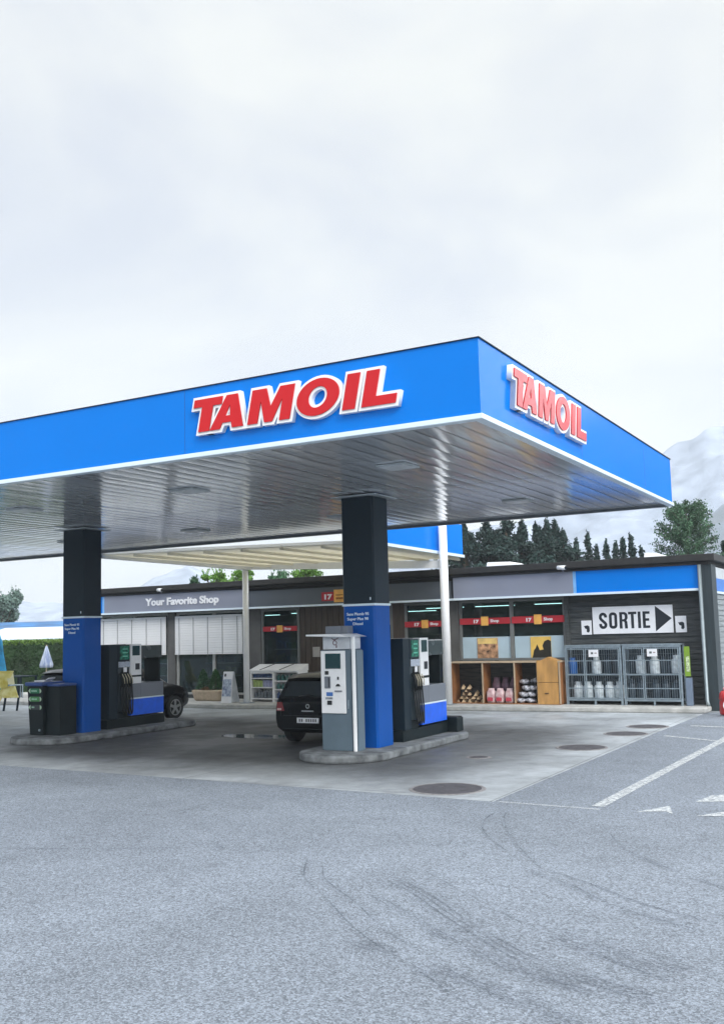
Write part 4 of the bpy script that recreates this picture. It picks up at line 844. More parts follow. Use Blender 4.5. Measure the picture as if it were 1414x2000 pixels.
for (x, z_, L_) in ((-7.28,.15,.34),(-7.1,.15,.3),(-6.92,.15,.36),(-6.74,.15,.3),(-6.60,.15,.3),(-7.18,.24,.34),(-7.0,.25,.3),(-6.82,.24,.34),(-6.68,.23,.3),(-7.1,.34,.3),(-6.92,.34,.32),(-6.76,.32,.28),(-7.02,.43,.3),(-7.12,.50,.26),(-6.95,.50,.22)):
    a = R.uniform(-.9, .9); y_ = 15.47+R.uniform(0,.12); dx = math.sin(a)*L_*.6; dz = R.uniform(0,.09); c_, s_ = math.cos(a), math.sin(a)
    w_ = R.uniform(.045,.065); P0 = Vector((max(-7.33, min(-6.58, x)), y_, z_)); ax = Vector((dx*.6, L_*c_, dz)); wv_ = Vector((c_*w_, -s_*w_*.3, 0)); hv = Vector((0, 0, R.uniform(.06,.09)))
    q = MB(); q.add([P0-wv_, P0+wv_, P0+hv+wv_*R.uniform(-.5,.5), P0-wv_+ax, P0+wv_+ax, P0+hv+ax], [(0,1,2),(5,4,3),(0,3,4,1),(1,4,5,2),(2,5,3,0)])
    lo = q.build('log', BK if k % 3 == 0 else CUT, None, group='split logs in the left bay of the wooden store', label='split firewood log in the left bay of the plywood store', cat='log')
    MB().add([P0-wv_*.95+Vector((0,-.002,.002)), P0+wv_*.95+Vector((0,-.002,.002)), P0+hv*.95+Vector((0,-.002,0))], [(0,1,2)]).build('cut_face', CUT, lo); k += 1
def bag(x, y, z_, w_, h, m_, m2, lb, grp, lean=0):
    rings = []
    for k in range(9):
        u = k/8; ww = w_*(.86+.14*math.sin(math.pi*min(1, u*1.2))) * (1 if u < .85 else .8); dd = .11*(.75+.25*math.sin(math.pi*u))*(1 if u < .85 else .35)
        rings.append([(x+lean*u+ww/2*math.copysign(abs(math.cos(a))**.6, math.cos(a))*(1+R.uniform(-.03,.03)), y+dd*math.copysign(abs(math.sin(a))**.6, math.sin(a)), z_+h*u) for a in [2*math.pi*i/14 for i in range(14)]])
    o = MB().loft(rings).build('charcoal_bag', m_, None, label=lb, cat='bag', group=grp)
    MB().hexa([(x-w_*.3,y-.125,z_+h*.14),(x+w_*.3,y-.125,z_+h*.14),(x+w_*.3,y-.10,z_+h*.14),(x-w_*.3,y-.10,z_+h*.14),(x-w_*.28+lean*.6,y-.122,z_+h*.38),(x+w_*.28+lean*.6,y-.122,z_+h*.38),(x+w_*.28+lean*.6,y-.10,z_+h*.38),(x-w_*.28+lean*.6,y-.10,z_+h*.38)]).build('print', m2, o)
    return o
PINK = mat('pink_white_bag', (.62,.30,.33), .5, ns=9, na=.35, col2=(.8,.66,.66)); DKB = mat('dark_bag', (.03,.025,.04), .5, ns=8, na=.5); MAUVE = mat('mauve_bag', (.12,.07,.10), .5, ns=8, na=.6)
PRW = mat('print_white', (.72,.62,.64), .5, ns=20, na=.2); PRR = mat('print_red', (.5,.05,.08), .5, ns=14, na=.3)
for i, x in enumerate((-6.30,-6.05,-5.78)):
    bag(x, 15.56, .15, .25, .38, PINK, PRR, ['pink and white bag, left one of the front row in the middle bay', 'pink and white bag, middle one of the front row in the middle bay', 'pink and white bag, right one of the front row in the middle bay'][i], 'bags in the middle bay of the wooden store')
for i, x in enumerate((-6.24,-5.98,-5.74)):
    bag(x, 15.82, .15, .24, .66, MAUVE, DKB, ['dark bag standing behind the left pink bag', 'dark bag standing behind the middle pink bag', 'dark bag standing behind the right pink bag'][i], 'bags in the middle bay of the wooden store')
BLW = mat('black_white_bag', (.02,.022,.035), .45, ns=15, na=.6, col2=(.75,.77,.85))
k = 0
for (x, y, z_) in ((-5.45,15.6,.15),(-5.2,15.6,.15),(-5.42,15.62,.31),(-5.18,15.62,.31),(-5.34,15.66,.47),(-5.14,15.66,.47),(-5.40,15.75,.63),(-5.18,15.85,.66)):
    q = MB(); n_ = 12; w_ = .27; rings = []; tl = R.uniform(-.05, .05); x += R.uniform(-.03, .03)
    for u in range(7):
        xx = x-w_/2+w_*u/6; s_ = math.sin(math.pi*(.12+.76*u/6))
        rings.append([(xx, y+.15*s_*math.copysign(abs(math.cos(a))**.7, math.cos(a)), z_+.07+tl*(u/6-.5)+.062*s_*math.copysign(abs(math.sin(a))**.7, math.sin(a))+R.uniform(-.016,.016)) for a in [2*math.pi*i/n_ for i in range(n_)]])
    o = q.loft(rings).build('wood_bag', BLW, None, group='black and white bags piled in the right open bay', cat='bag',
        label=['lowest left bag of the black and white pile', 'lowest right bag of the black and white pile', 'second layer left bag of the black and white pile', 'second layer right bag of the black and white pile', 'third layer left bag of the black and white pile', 'third layer right bag of the black and white pile', 'topmost left bag of the black and white pile', 'topmost right bag of the black and white pile'][k]); k += 1

# ------------------------------------------------------------------ gas bottle cages
def cage(x0, x1, lb, notice):
    y0, y1, z0, z1 = 15.60, 16.08, .126, 1.60
    t_ = thing('gas_cage', ((x0+x1)/2, 15.85, z0), lb, 'cage', 'gas bottle cages by the wall')
    s = .045
    for x in (x0, x1-s):
        MB().box(x, x+s, y0, y0+s, z0, z1).build('post', GALV, t_); MB().box(x, x+s, y1-s, y1, z0, z1).build('post', GALV, t_)
    MB().box(x0+s, x1-s, y0, y0+s, z1-.05, z1).box(x0, x1, y0-.01, y1, z1+.001, z1+.035).build('top', GALV, t_)
    MB().box(x0+s, x1-s, y0, y1, z0+.10, z0+.15).build('bottom_tray', GALV, t_)
    sh = MB().box(x0+s, x1-s, y0+.02, y1, .86, .89).build('shelf', GALV, t_)
    xm = x0+(x1-x0)*.36
    for a, b_ in ((x0+s+.01, xm-.01), (xm+.01, x1-s-.01)):
        d_ = MB()
        d_.box(a, a+.025, y0-.018, y0-.001, z0+.16, z1-.06).box(b_-.025, b_, y0-.018, y0-.001, z0+.16, z1-.06)
        for zz in (z0+.16, .53, .88, 1.22, z1-.085): d_.box(a+.025, b_-.025, y0-.018, y0-.001, zz, zz+.022)
        d_ = d_.build('door', GALV, t_)
        q = MB(); x = a+.05
        while x < b_-.04: q.box(x, x+.005, y0-.012, y0-.007, z0+.18, z1-.09); x += .055
        q.build('wire_mesh', GALV, d_)
    q = MB(); x = x0+.06
    while x < x1-.06: q.box(x, x+.006, y1-.02, y1-.014, z0+.15, z1); x += .06
    for zz in (.4, .65, 1.15, 1.38): q.box(x0+.045, x1-.045, y1-.013, y1-.008, zz, zz+.006)
    q.build('rear_mesh', GALV, t_)
    MB().box(x0+.05, x1-.05, y1-.005, y1, z0+.16, z1-.01).build('rear_panel', mat('dark_blue_backing', (.010,.028,.045), .6), t_)
    n_ = MB().box(notice, notice+.25, y0-.03, y0-.0185, 1.33, 1.51).build('notice', SIGNW, t_)
    MB().box(notice+.06, notice+.12, y0-.032, y0-.0302, 1.40, 1.45).build('symbol', mat('dark_symbol', (.10,.12,.12), .5), n_)
    MB().box(notice+.15, notice+.21, y0-.032, y0-.0302, 1.41, 1.44).build('symbol', mat('grey_symbol', (.35,.3,.3), .5), n_)
    for x in (x0+.02, (x0+x1)/2, x1-.06): MB().box(x, x+.04, y0+.01, y0+.06, .126, .225).build('foot', GALV, t_)
    return t_
cage(-4.26, -2.80, 'left galvanised cage of gas bottles beside the plywood store', -3.62)
cage(-2.77, -1.34, 'right galvanised cage of gas bottles below the exit sign arrow', -2.15)
GW = mat('pale_gas_bottle', (.66,.72,.75), .4, ns=12, na=.25); GB = mat('blue_gas_bottle', (.02,.13,.42), .35); GD = mat('dark_gas_bottle', (.035,.055,.075), .4)
def bottle(x, z_, h, r, m_, lb, y=15.82):
    t_ = thing('gas_bottle', (x, y, z_), lb, 'gas bottle', 'gas bottles in the cages')
    prof = [(0,0),(.8*r,0),(r,.05*h),(r,.68*h),(.85*r,.78*h),(.45*r,.84*h)]
    q = MB(); q.loft([[(x+rr*math.cos(2*math.pi*k/16), y+rr*math.sin(2*math.pi*k/16), z_+zz) for k in range(16)] for rr, zz in prof[1:]]); q.build('cylinder', m_, t_)
    q = MB(); q.loft([[(x+rr*math.cos(2*math.pi*k/16), y+rr*math.sin(2*math.pi*k/16), z_+zz) for k in range(16)] for rr, zz in ((.62*r,.80*h),(.66*r,h),(.60*r,h),(.56*r,.82*h))], caps=False); q.build('collar', m_, t_)
    MB().cyl((x,y,z_+.83*h),(x,y,z_+.95*h),.02,n=8).build('valve', ALLOY, t_)
lb5 = ['first', 'second', 'third', 'fourth', 'fifth']
for i, x in enumerate((-4.0,-3.74,-3.46,-3.18,-2.93)): bottle(x, .277, .42, .125, GW, 'pale gas bottle, %s from the left on the floor of the left cage' % lb5[i])
bottle(-3.50, .891, .44, .12, GW, 'pale gas bottle alone on the shelf of the left cage under the notice')
bottle(-4.12, .891, .42, .12, GB, 'blue gas bottle on the shelf of the left cage')
for i, x in enumerate((-2.38,-2.03,-1.50)): bottle(x, .891, .46, .125, GW, 'pale gas bottle, %s from the left on the shelf of the right cage' % lb5[i])
for i, x in enumerate((-3.9,-3.62,-3.3,-3.02)): bottle(x, .277, .50, .11, GD, 'dark gas bottle, %s from the left in the rear row of the left cage floor' % lb5[i], y=15.97)
for i, x in enumerate((-3.85,-3.25,-2.98)): bottle(x, .891, .42, .11, GD, 'dark gas bottle, %s from the left in the rear row of the left cage shelf' % lb5[i], y=15.97)
for i, x in enumerate((-2.62,-2.2,-1.85,-1.68)): bottle(x, .891, .42, .10, GD, 'dark gas bottle, %s from the left in the rear row of the right cage shelf' % lb5[i], y=15.97)
for i, x in enumerate((-2.62,-2.38,-2.02,-1.78,-1.54)): bottle(x, .277, .48, .115, GD, 'dark gas bottle, %s from the left on the floor of the right cage' % lb5[i])
t_ = thing('lime_sign', (-1.2, 15.7, .125), 'tall lime green sign strip on a grey post beside the right cage', 'sign')
MB().box(-1.27, -1.14, 15.62, 15.66, .84, 1.56).build('panel', LIME, t_)
MB().box(-1.27, -1.12, 15.60, 15.74, .13, .80).build('post', mat('blue_grey_post', (.16,.21,.29), .4), t_, bevel=.01)
MB().box(-1.23, -1.15, 15.612, 15.6195, .95, 1.32).build('lettering', mat('pale_green_print', (.5,.6,.35), .5, ns=25, na=.6), t_)

# ------------------------------------------------------------------ red stand at the right edge
t_ = thing('red_stand', (-.33, 14.6, 0), 'red and white stand at the right corner of the shop', 'stand')
REDP = mat('red_plastic', (.50,.03,.035), .4, ns=4, na=.15)
q = MB(); q.loft([[(-.19+r*math.cos(2*math.pi*k/20), 14.62+r*math.sin(2*math.pi*k/20), zz) for k in range(20)] for r, zz in ((.14,.02),(.16,.06),(.15,.30),(.135,.34),(.16,.38),(.14,.50),(.09,.56))]); q.build('barrel', REDP, t_)
MB().cyl((-.19,14.62,.56),(-.19,14.62,.63),.06,n=12).build('cap', mat('pink_cap', (.65,.30,.32), .5), t_)
q = MB()
for k in range(14):
    a0, a1 = 2*math.pi*k/14, 2*math.pi*(k+1)/14
    fn = lambda a, b, d: (a, 14.45-d, b)
    q.prismf([(-.16+.045*math.cos(a0),.24+.07*math.sin(a0)),(-.16+.045*math.cos(a1),.24+.07*math.sin(a1)),(-.16+.075*math.cos(a1),.24+.11*math.sin(a1)),(-.16+.075*math.cos(a0),.24+.11*math.sin(a0))], fn, -.03, .012)
q.build('white_ring', SIGNW, t_)

# ------------------------------------------------------------------ display shelf, sandwich board, planter
t_ = thing('display_shelf', (-13.0, 15.2, .125), 'white outdoor shelf unit with slanted top and goods', 'display shelf')
x0, x1, ya, yb = -13.78, -12.08, 15.0, 15.55
MB().hexa([(x0-.03,ya-.03,1.03),(x1+.03,ya-.03,1.03),(x1+.03,yb,1.03),(x0-.03,yb,1.03),(x0-.03,ya-.03,1.06),(x1+.03,ya-.03,1.06),(x1+.03,yb,1.22),(x0-.03,yb,1.22)]).build('lid', WHITE, t_, bevel=.01)
for i, xx in enumerate((-13.42, -12.72)): MB().hexa([(xx,ya-.02,1.062),(xx+.03,ya-.02,1.062),(xx+.20,yb,1.222),(xx+.17,yb,1.222),(xx,ya-.02,1.075),(xx+.03,ya-.02,1.075),(xx+.20,yb,1.235),(xx+.17,yb,1.235)]).build('lid_strap', BLACK, t_)
MB().box(x0, x1, yb-.02, yb, .15, 1.029).build('back_panel', WHITE, t_)
MB().box(x0, x0+.04, ya, yb-.021, .126, 1.029).build('side_panel', WHITE, t_)
MB().box(-12.98, -12.93, ya, yb-.021, .126, 1.029).build('side_panel', WHITE, t_)
MB().prismf([(ya,1.029),(yb-.021,1.029),(yb-.021,.126),(ya+.30,.126)], lambda a, b, d: (x1-.04+d, a, b), 0, .04).build('side_panel', WHITE, t_)
MB().box(x0+.04, -12.981, ya, ya+.03, .96, 1.029).box(-12.929, x1-.04, ya, ya+.03, .99, 1.029).build('front_rail', WHITE, t_)
GC = [mat('crate_navy', (.03,.07,.16), .5, ns=14, na=.6), mat('crate_lime', (.35,.45,.15), .5, ns=10, na=.4), mat('bottle_grey', (.16,.19,.22), .4, ns=14, na=.5), mat('bottle_teal', (.03,.13,.12), .3, ns=18, na=.9), mat('bottle_blue', (.03,.08,.22), .4, ns=14, na=.5), mat('pack_lilac', (.30,.32,.48), .5, ns=9, na=.3)]
for (a, b_, zs, gm) in ((x0+.04, -12.981, (.20,.53,.80), ((2,),(1,5),(0,))), (-12.929, x1-.04, (.20,.47,.72), ((4,),(3,),(3,)))):
    for k, zz in enumerate(zs):
        sh = MB().box(a, b_, ya+.02, yb-.021, zz, zz+.03).build('shelf_board', WHITE, t_)
        top = (zs+(.98,))[k+1]; n = 6 if a < -13.5 else 5
        for j in range(n):
            w_ = (b_-a-.06)/n; xx = a+.03+w_*j; g_ = GC[gm[k][min(len(gm[k])-1, int(j*len(gm[k])/n))]]
            hh = (top-zz-.05)*R.uniform(.72, .95)
            q = MB()
            if gm[k][0] in (2, 3, 4): q.loft([[(xx+w_/2+r*math.cos(2*math.pi*i/10), ya+.12+r*math.sin(2*math.pi*i/10), zz+.031+h_) for i in range(10)] for r, h_ in ((w_*.42,0),(w_*.42,hh*.7),(w_*.15,hh*.88),(w_*.15,hh))])
            else: q.box(xx, xx+w_*.94, ya+.06, ya+.3, zz+.031, zz+.031+hh)
            q.build('shop_goods', g_, None, cat='goods', group='bottles and packs on the white outdoor shelf',
                    label='%s %s on the %s shelf of the %s half of the white rack' % (['first','second','third','fourth','fifth','sixth'][j], 'bottle' if gm[k][0] in (2,3,4) else 'pack', ['bottom','middle','top'][k], 'left' if a < -13.5 else 'right'))
t_ = thing('sandwich_board', (-14.15, 14.55, .125), 'white folding sandwich board with a blue printed poster on the pavement', 'sandwich board')
f1 = MB().hexa([(-14.40,14.38,.13),(-14.02,14.38,.13),(-14.02,14.40,.13),(-14.40,14.40,.13),(-14.38,14.50,1.04),(-14.04,14.50,1.04),(-14.04,14.52,1.04),(-14.38,14.52,1.04)]).build('front_board', SIGNW, t_)
MB().hexa([(-14.37,14.390,.32),(-14.05,14.390,.32),(-14.05,14.397,.32),(-14.37,14.397,.32),(-14.36,14.452,.82),(-14.06,14.452,.82),(-14.06,14.459,.82),(-14.36,14.459,.82)]).build('print', mat('blue_print', (.16,.24,.52), .5, ns=11, na=.5, col2=(.70,.78,.86)), f1)
MB().hexa([(-14.33,14.460,.90),(-14.27,14.460,.90),(-14.27,14.475,.90),(-14.33,14.475,.90),(-14.32,14.474,.98),(-14.27,14.474,.98),(-14.27,14.485,.98),(-14.32,14.485,.98)]).build('print', INK, f1)
MB().hexa([(-14.40,14.78,.13),(-14.02,14.78,.13),(-14.02,14.80,.13),(-14.40,14.80,.13),(-14.38,14.53,1.04),(-14.04,14.53,1.04),(-14.04,14.55,1.04),(-14.38,14.55,1.04)]).build('rear_board', SIGNW, t_)
MB().prismf([(14.385,.14),(14.79,.14),(14.545,1.03),(14.505,1.03)], lambda a, b, d: (-14.03+d, a, b), 0, .012).build('side_panel', mat('grey_side', (.50,.53,.56), .5, ns=6, na=.15), t_)
t_ = thing('planter', (-15.45, 15.2, .125), 'sandy coloured oblong flower trough on the pavement', 'planter')
MB().hexa([(-15.92,15.02,.125),(-14.98,15.02,.125),(-14.98,15.40,.125),(-15.92,15.40,.125),(-16.0,14.95,.46),(-14.90,14.95,.46),(-14.90,15.47,.46),(-16.0,15.47,.46)]).build('trough', TERRA, t_, bevel=.05)
MB().box(-15.93, -14.97, 15.02, 15.40, .461, .475).build('soil', mat('soil', (.04,.03,.02), .9), t_)

# ------------------------------------------------------------------ plants
def leaves(q, pts, s, jit=.35):
    for p in pts:
        ss = s*R.uniform(.6, 1.3); a = Vector((R.gauss(0,1), R.gauss(0,1), R.gauss(0,1))).normalized(); b_ = a.orthogonal().normalized()
        b_ = (Matrix.Rotation(R.uniform(0, 6.28), 3, a) @ b_); c = a.cross(b_); p = Vector(p)
        q.add([p-b_*ss, p+c*ss*.5, p+b_*ss, p-c*ss*.5], [(0, 1, 2, 3)])
def cone_pts(x, y, z0, h, r, n, p=1.0, j=.12):
    o = []
    for i in range(n):
        u = R.random()**.8; rr = r*((1-u)**p)*R.uniform(.45, 1.0)*(1+j*math.sin(u*38+R.random())); a = R.uniform(0, 6.283)
        o.append((x+rr*math.cos(a), y+rr*math.sin(a), z0+h*u))
    return o
def blob_pts(cx, cy, cz, r, n, sq=1.):
    o = []
    for i in range(n):
        d = Vector((R.gauss(0,1), R.gauss(0,1), R.gauss(0,1))).normalized()*r*R.uniform(.55, 1.05); o.append((cx+d.x, cy+d.y, cz+d.z*sq))
    return o
for x, lb in ((-15.70,'left small cypress bush in the trough'), (-15.22,'right small cypress bush in the trough')):
    t_ = thing('cypress_bush', (x, 15.2, .475), lb, 'bush', 'bushes in the trough')
    q = MB(); leaves(q, cone_pts(x, 15.2, .46, .62, .25, 1600, .55), .028); q.build('crown', LEAFM if x < -15.5 else mat('bush_green', (.03,.10,.03), .7, ns=6, na=.5), t_)
    MB().cyl((x,15.2,.46),(x,15.2,.95),.018,.008,n=6).build('trunk', BARK, t_)
q = MB(); leaves(q, blob_pts(-15.5, 15.05, .50, .12, 160, .5), .025); q.build('trailing_plant', mat('reddish_leaves', (.16,.09,.04), .7, ns=9, na=.5), None, label='small reddish plant spilling over the front of the trough', cat='plant')

def conifer(x, y, h, r, lb, grp, m_=None, n=4200, z0=.4, leaf=.16):
    t_ = thing('conifer_tree', (x, y, 0), lb, 'tree', grp)
    MB().cyl((x,y,0),(x,y,h*.97),r*.10,.03,n=8).build('trunk', BARK, t_)
    q = MB(); nb = int(h*7); pts = []
    for i in range(nb):
        u = (i+R.random())/nb; zz = z0+(h-z0)*u; L_ = r*((1-u)**1.0)*R.uniform(.35,1.25)+.05; a = R.uniform(0,6.283); k_ = max(4, int(n/nb*(1.4-u)))
        for k in range(k_):
            s_ = R.random()**.7; sp = .16*L_+.1
            pts.append((x+L_*s_*math.cos(a)+R.gauss(0,sp*.5), y+L_*s_*math.sin(a)+R.gauss(0,sp*.5), zz+L_*s_*.12+R.gauss(0,.16)-.25*s_*s_))
    pts += [(x+R.gauss(0,.05), y+R.gauss(0,.05), h-.7*R.random()) for _ in range(90)]
    leaves(q, pts, leaf*.75); q.build('crown', m_ or LEAFD, t_)
CT = [(-19.9,45.8,8.35,1.5,'tall dark conifer at the left end of the row, touching the blue canopy side'),(-18.75,46.6,8.6,1.5,'tall dark conifer, second from the left of the row behind the shop'),(-17.65,46.9,8.85,1.6,'tall dark conifer whose top reaches the canopy edge, third from the left'),  # background positions cast from image pixels at a chosen distance
      (-16.9,47.6,8.5,1.4,'dark conifer right of the third, a little lower'),(-16.15,47.9,8.3,1.3,'narrow dark conifer in the middle of the row, left of the twin tops'),(-15.55,48.3,8.45,1.1,'left one of the twin conifer tops in the row'),
      (-15.1,48.4,8.35,1.1,'right one of the twin conifer tops in the row'),(-14.65,48.6,7.8,1.1,'dark conifer closing the right end of the dense row'),
      (-14.05,49.2,7.25,.55,'small slim conifer just right of the dense row'),(-13.4,49.5,7.65,.75,'pointed conifer standing alone above the security camera'),(-12.95,49.7,6.9,.55,'low conifer tip right of the lone pointed one'),
      (-12.45,50.0,7.1,.5,'small conifer tip above the left end of the blue band'),(-11.95,50.3,7.1,.5,'left one of the three small tips above the blue band'),(-11.55,50.5,7.35,.6,'middle one of the three small tips above the blue band'),(-11.1,50.8,7.55,.6,'right and tallest one of the three small tips above the blue band'),(-10.6,51,6.7,.5,'lowest conifer tip right of the three small ones')]
for x, y, h, r, lb in CT: conifer(x, y, h, r*(4.6 if r > 1 else 2.4), lb, 'conifers behind the shop', n=19000 if r > 1 else 4200)
conifer(-3.75, 38, 5.75, .6, 'tiny conifer tip at the right edge behind the shop corner', 'conifers behind the shop', n=1500)
def broad(name, x, y, h, cr, n, m_, lb, grp=None, leaf=.14, z0=.45, sq=1., nb=16, up=0):
    t_ = thing(name, (x, y, 0), lb, 'tree', grp)
    q = MB(); q.cyl((x,y,0),(x,y,h*z0),cr*.09,cr*.06,n=10); cz = h*z0+(h-h*z0)*.5; ends = []
    for i in range(nb):
        a = 2*math.pi*i/nb*2.4+R.random(); rr = cr*R.uniform(.25,.8)*(1 if i % 3 else .4); zz = h*z0+(h-h*z0)*R.uniform(.0,.88)
        rr *= math.sqrt(max(.1, 1-((zz-cz)/((h-h*z0)*.56))**2)); e = (x+rr*math.cos(a), y+rr*math.sin(a), zz); ends.append(e)
        q.tube([(x,y,h*z0*R.uniform(.6,1)), ((x+e[0])/2,(y+e[1])/2,(h*z0+e[2])/2+.1), e], cr*.022, 5)
    q.build('trunk', BARK, t_)
    q = MB()
    for e in ends:
        leaves(q, blob_pts(*e, cr*R.uniform(.20,.34), n//nb, sq), leaf)
        if up:
            for k in range(5):
                a = R.uniform(0,6.28); L_ = cr*R.uniform(.3,.5); leaves(q, [(e[0]+math.cos(a)*L_*.5*s_, e[1]+math.sin(a)*L_*.5*s_, e[2]+L_*s_) for s_ in [R.random() for _ in range(n//nb//14)]], leaf*.8)
    q.build('crown', m_, t_)
t_ = thing('pine_tree', (-5.12, 37.0, 0), 'bushy green pine rising behind the right end of the shop', 'tree')
q = MB(); q.cyl((-5.12,37,0),(-5.12,37,7.4),.14,.02,n=8); q2 = MB()
for i in range(120):
    u = R.random(); zz = 3.6+3.75*u; L_ = (1.42*math.sqrt(max(0, 1-((u-.18)/.86)**2))+.12)*R.uniform(.75,1.1); a = R.uniform(0,6.283); up_ = .35+.5*u
    e = Vector((-5.12+L_*math.cos(a), 37+L_*math.sin(a), zz+L_*up_*.6)); b0 = Vector((-5.12,37,zz-.1)); q.tube([b0, b0.lerp(e,.5)+Vector((0,0,-.04)), e], .012, 4)
    leaves(q2, [b0.lerp(e, R.uniform(.25,1.0))+Vector((R.gauss(0,.10),R.gauss(0,.10),R.gauss(0,.10))) for _ in range(150)], .06)
leaves(q2, [(-5.12+R.gauss(0,.07), 37+R.gauss(0,.07), 7.75-.6*R.random()) for _ in range(150)], .06)
q.build('trunk', BARK, t_); q2.build('crown', mat('pine_green', (.05,.12,.06), .7, ns=1.5, na=.5), t_)
broad('leafy_tree', -53.0, 39.2, 6.1, 1.9, 8000, LEAFG, 'grey green tree at the left edge behind the blue roof', z0=.3, nb=22, leaf=.13, up=1)
for x, y, h, r, lb in ((-23.9,26.6,5.05,.75,'light green shrub crown above the roof left of the white post'),(-22.9,27.1,5.15,.7,'light green shrub crown right behind the white post'),(-21.5,27.9,5.05,.7,'thin leafy crown right of the white post above the roof'),(-20.4,28.6,5.2,.8,'light green crown beside the dark column above the roof'),(-24.9,26.1,4.85,.4,'leftmost wispy twig above the shop roof')):
    broad('leafy_tree', x, y, h, r*1.25, 3600, LEAFL if 'light' in lb else LEAFM, lb, 'leafy crowns behind the shop', z0=.72, nb=22, leaf=.06, sq=.5, up=1)
# hedge
t_ = thing('hedge', (-28, 19.5, 0), 'clipped green hedge behind the terrace on the left', 'hedge')
def hp(u, v, z_): return Vector((-33,16.2,0))*(1-u)+Vector((-23.5,21.7,0))*u+Vector((-.5,.87,0))*v+Vector((0,0,z_))
q = MB(); q.hexa([hp(0,.1,0),hp(1,.1,0),hp(1,1,0),hp(0,1,0),hp(0,.1,2.0),hp(1,.1,2.0),hp(1,1,2.0),hp(0,1,2.0)]); q.build('core', HEDGE, t_)
q = MB(); leaves(q, [hp(R.random(), R.uniform(-.05,.15), R.uniform(0,2.05)) for _ in range(9000)], .06); q.build('foliage', HEDGE, t_)
q = MB(); leaves(q, [hp(R.random(), R.uniform(-.05,1), R.uniform(1.95,2.15)) for _ in range(5000)], .06); q.build('top_growth', HEDGET, t_)

# ------------------------------------------------------------------ terrace on the left
t_ = thing('parasol', (-21.7, 14.45, .0), 'closed white and blue parasol standing before the hedge', 'parasol')
q = MB(); px, py = -21.72, 14.47
rings = []
for zz, r in ((1.92,.02),(1.75,.06),(1.5,.12),(1.3,.17),(1.2,.16)):
    rings.append([(px+r*(1+.35*math.cos(6*a))*math.cos(a), py+r*(1+.35*math.cos(6*a))*math.sin(a), zz) for a in [2*math.pi*i/36 for i in range(36)]])
q.loft(rings); q.build('folded_canopy', mat('blue_white_cloth', (.30,.42,.75), .7, ns=2, na=.3, stretch=(9,9,.5), col2=(.80,.85,.92)), t_)
MB().cyl((px,py,.05),(px,py,1.95),.02,n=8).build('pole', WOODE, t_)
MB().cyl((px,py,0),(px,py,.08),.25,n=16).build('base', CHAR, t_)
def table(x, y, lb):
    t_ = thing('terrace_table', (x, y, .12), lb, 'table', 'terrace tables')
    MB().box(x-.5, x+.5, y-.4, y+.4, .82, .86).build('tabletop', CHAR, t_)
    for sx in (-1, 1):
        for sy in (-1, 1): MB().box(x+sx*.45-.03, x+sx*.45+.03, y+sy*.35-.03, y+sy*.35+.03, .12, .819).build('leg', CHAR, t_)
table(-24.6, 15.9, 'dark terrace table left of the parasol'); table(-23.0, 16.3, 'dark terrace table just behind the parasol')
def chair(x, y, rz, lb):
    t_ = thing('terrace_chair', (0, 0, 0), lb, 'chair', 'terrace chairs')
    MB().box(-.22,.22,-.22,.22,.44,.47).build('seat', GALV, t_); MB().box(-.22,.22,.20,.23,.55,.90).build('backrest', GALV, t_)
    for sx in (-1,1):
        for sy in (-1,1): MB().box(sx*.2-.015,sx*.2+.015,sy*.2-.015,sy*.2+.015,0,.439 if sy < 0 else .55).build('leg', GALV, t_)
    t_.location = (x, y, .12); t_.rotation_euler = (0,0,rz)
chair(-25.4, 15.2, .5, 'pale metal chair left of the left terrace table'); chair(-24.0, 15.2, 2.6, 'pale metal chair between the two terrace tables'); chair(-23.6, 17.0, 0, 'pale metal chair behind the right terrace table')
# yellow sheets and blue banner
YEL = mat('yellow_sheet', (.80,.64,.06), .5, ns=4, na=.25, col2=(.90,.84,.40))
t_ = thing('yellow_display', (-20.2, 11.2, 0), 'angular yellow display on dark feet at the left edge', 'display')
def place(u0, u1, v0, v1, d0, tilt):   # slanted board in front of the terrace
    e = Vector((.8715,.4897,0)); f = Vector((-.49,.87,0)); b0 = Vector((-20.62,11.72,0))
    p = lambda u, z_, d: b0+e*u+f*d+Vector((0,0,z_))
    return [p(u0,v0,d0),p(u1,v0,d0),p(u1,v0,d0+.06),p(u0,v0,d0+.06),p(u0+tilt,v1,d0+.15),p(u1+tilt,v1,d0+.15),p(u1+tilt,v1,d0+.21),p(u0+tilt,v1,d0+.21)]
MB().hexa(place(-.35,.12,.70,1.20,0,.14)).build('upper_board', YEL, t_); MB().hexa(place(.05,.50,.40,.74,-.1,-.16)).build('lower_board', YEL, t_); MB().hexa(place(-.6,-.05,.30,.64,-.12,.16)).build('lower_board', YEL, t_)
MB().hexa(place(.16,.34,.80,1.12,.0,-.10)).build('corner_board', mat('pale_yellow', (.75,.72,.45), .6), t_)
for u in (-.4, 0, .4): MB().hexa(place(u,u+.05,.0,.4,.0,.0)).build('foot', CHAR, t_)
t_ = thing('blue_banner', (-21.3, 11.4, 0), 'tall light blue cloth banner cut by the left edge of the photo', 'banner')
e = Vector((.8715,.4897,0)); b0 = Vector((-21.18,11.97,0)); q = MB(); rings = []
for zz, w_ in ((.55,.40),(.9,.36),(1.3,.28),(1.7,.20),(2.1,.17),(2.3,.10)):
    rings.append([tuple(b0+e*(w_*math.cos(a))+Vector((-.49,.87,0))*(.06*math.sin(a)+.03*math.sin(zz*5))+Vector((0,0,zz))) for a in [2*math.pi*i/16 for i in range(16)]])
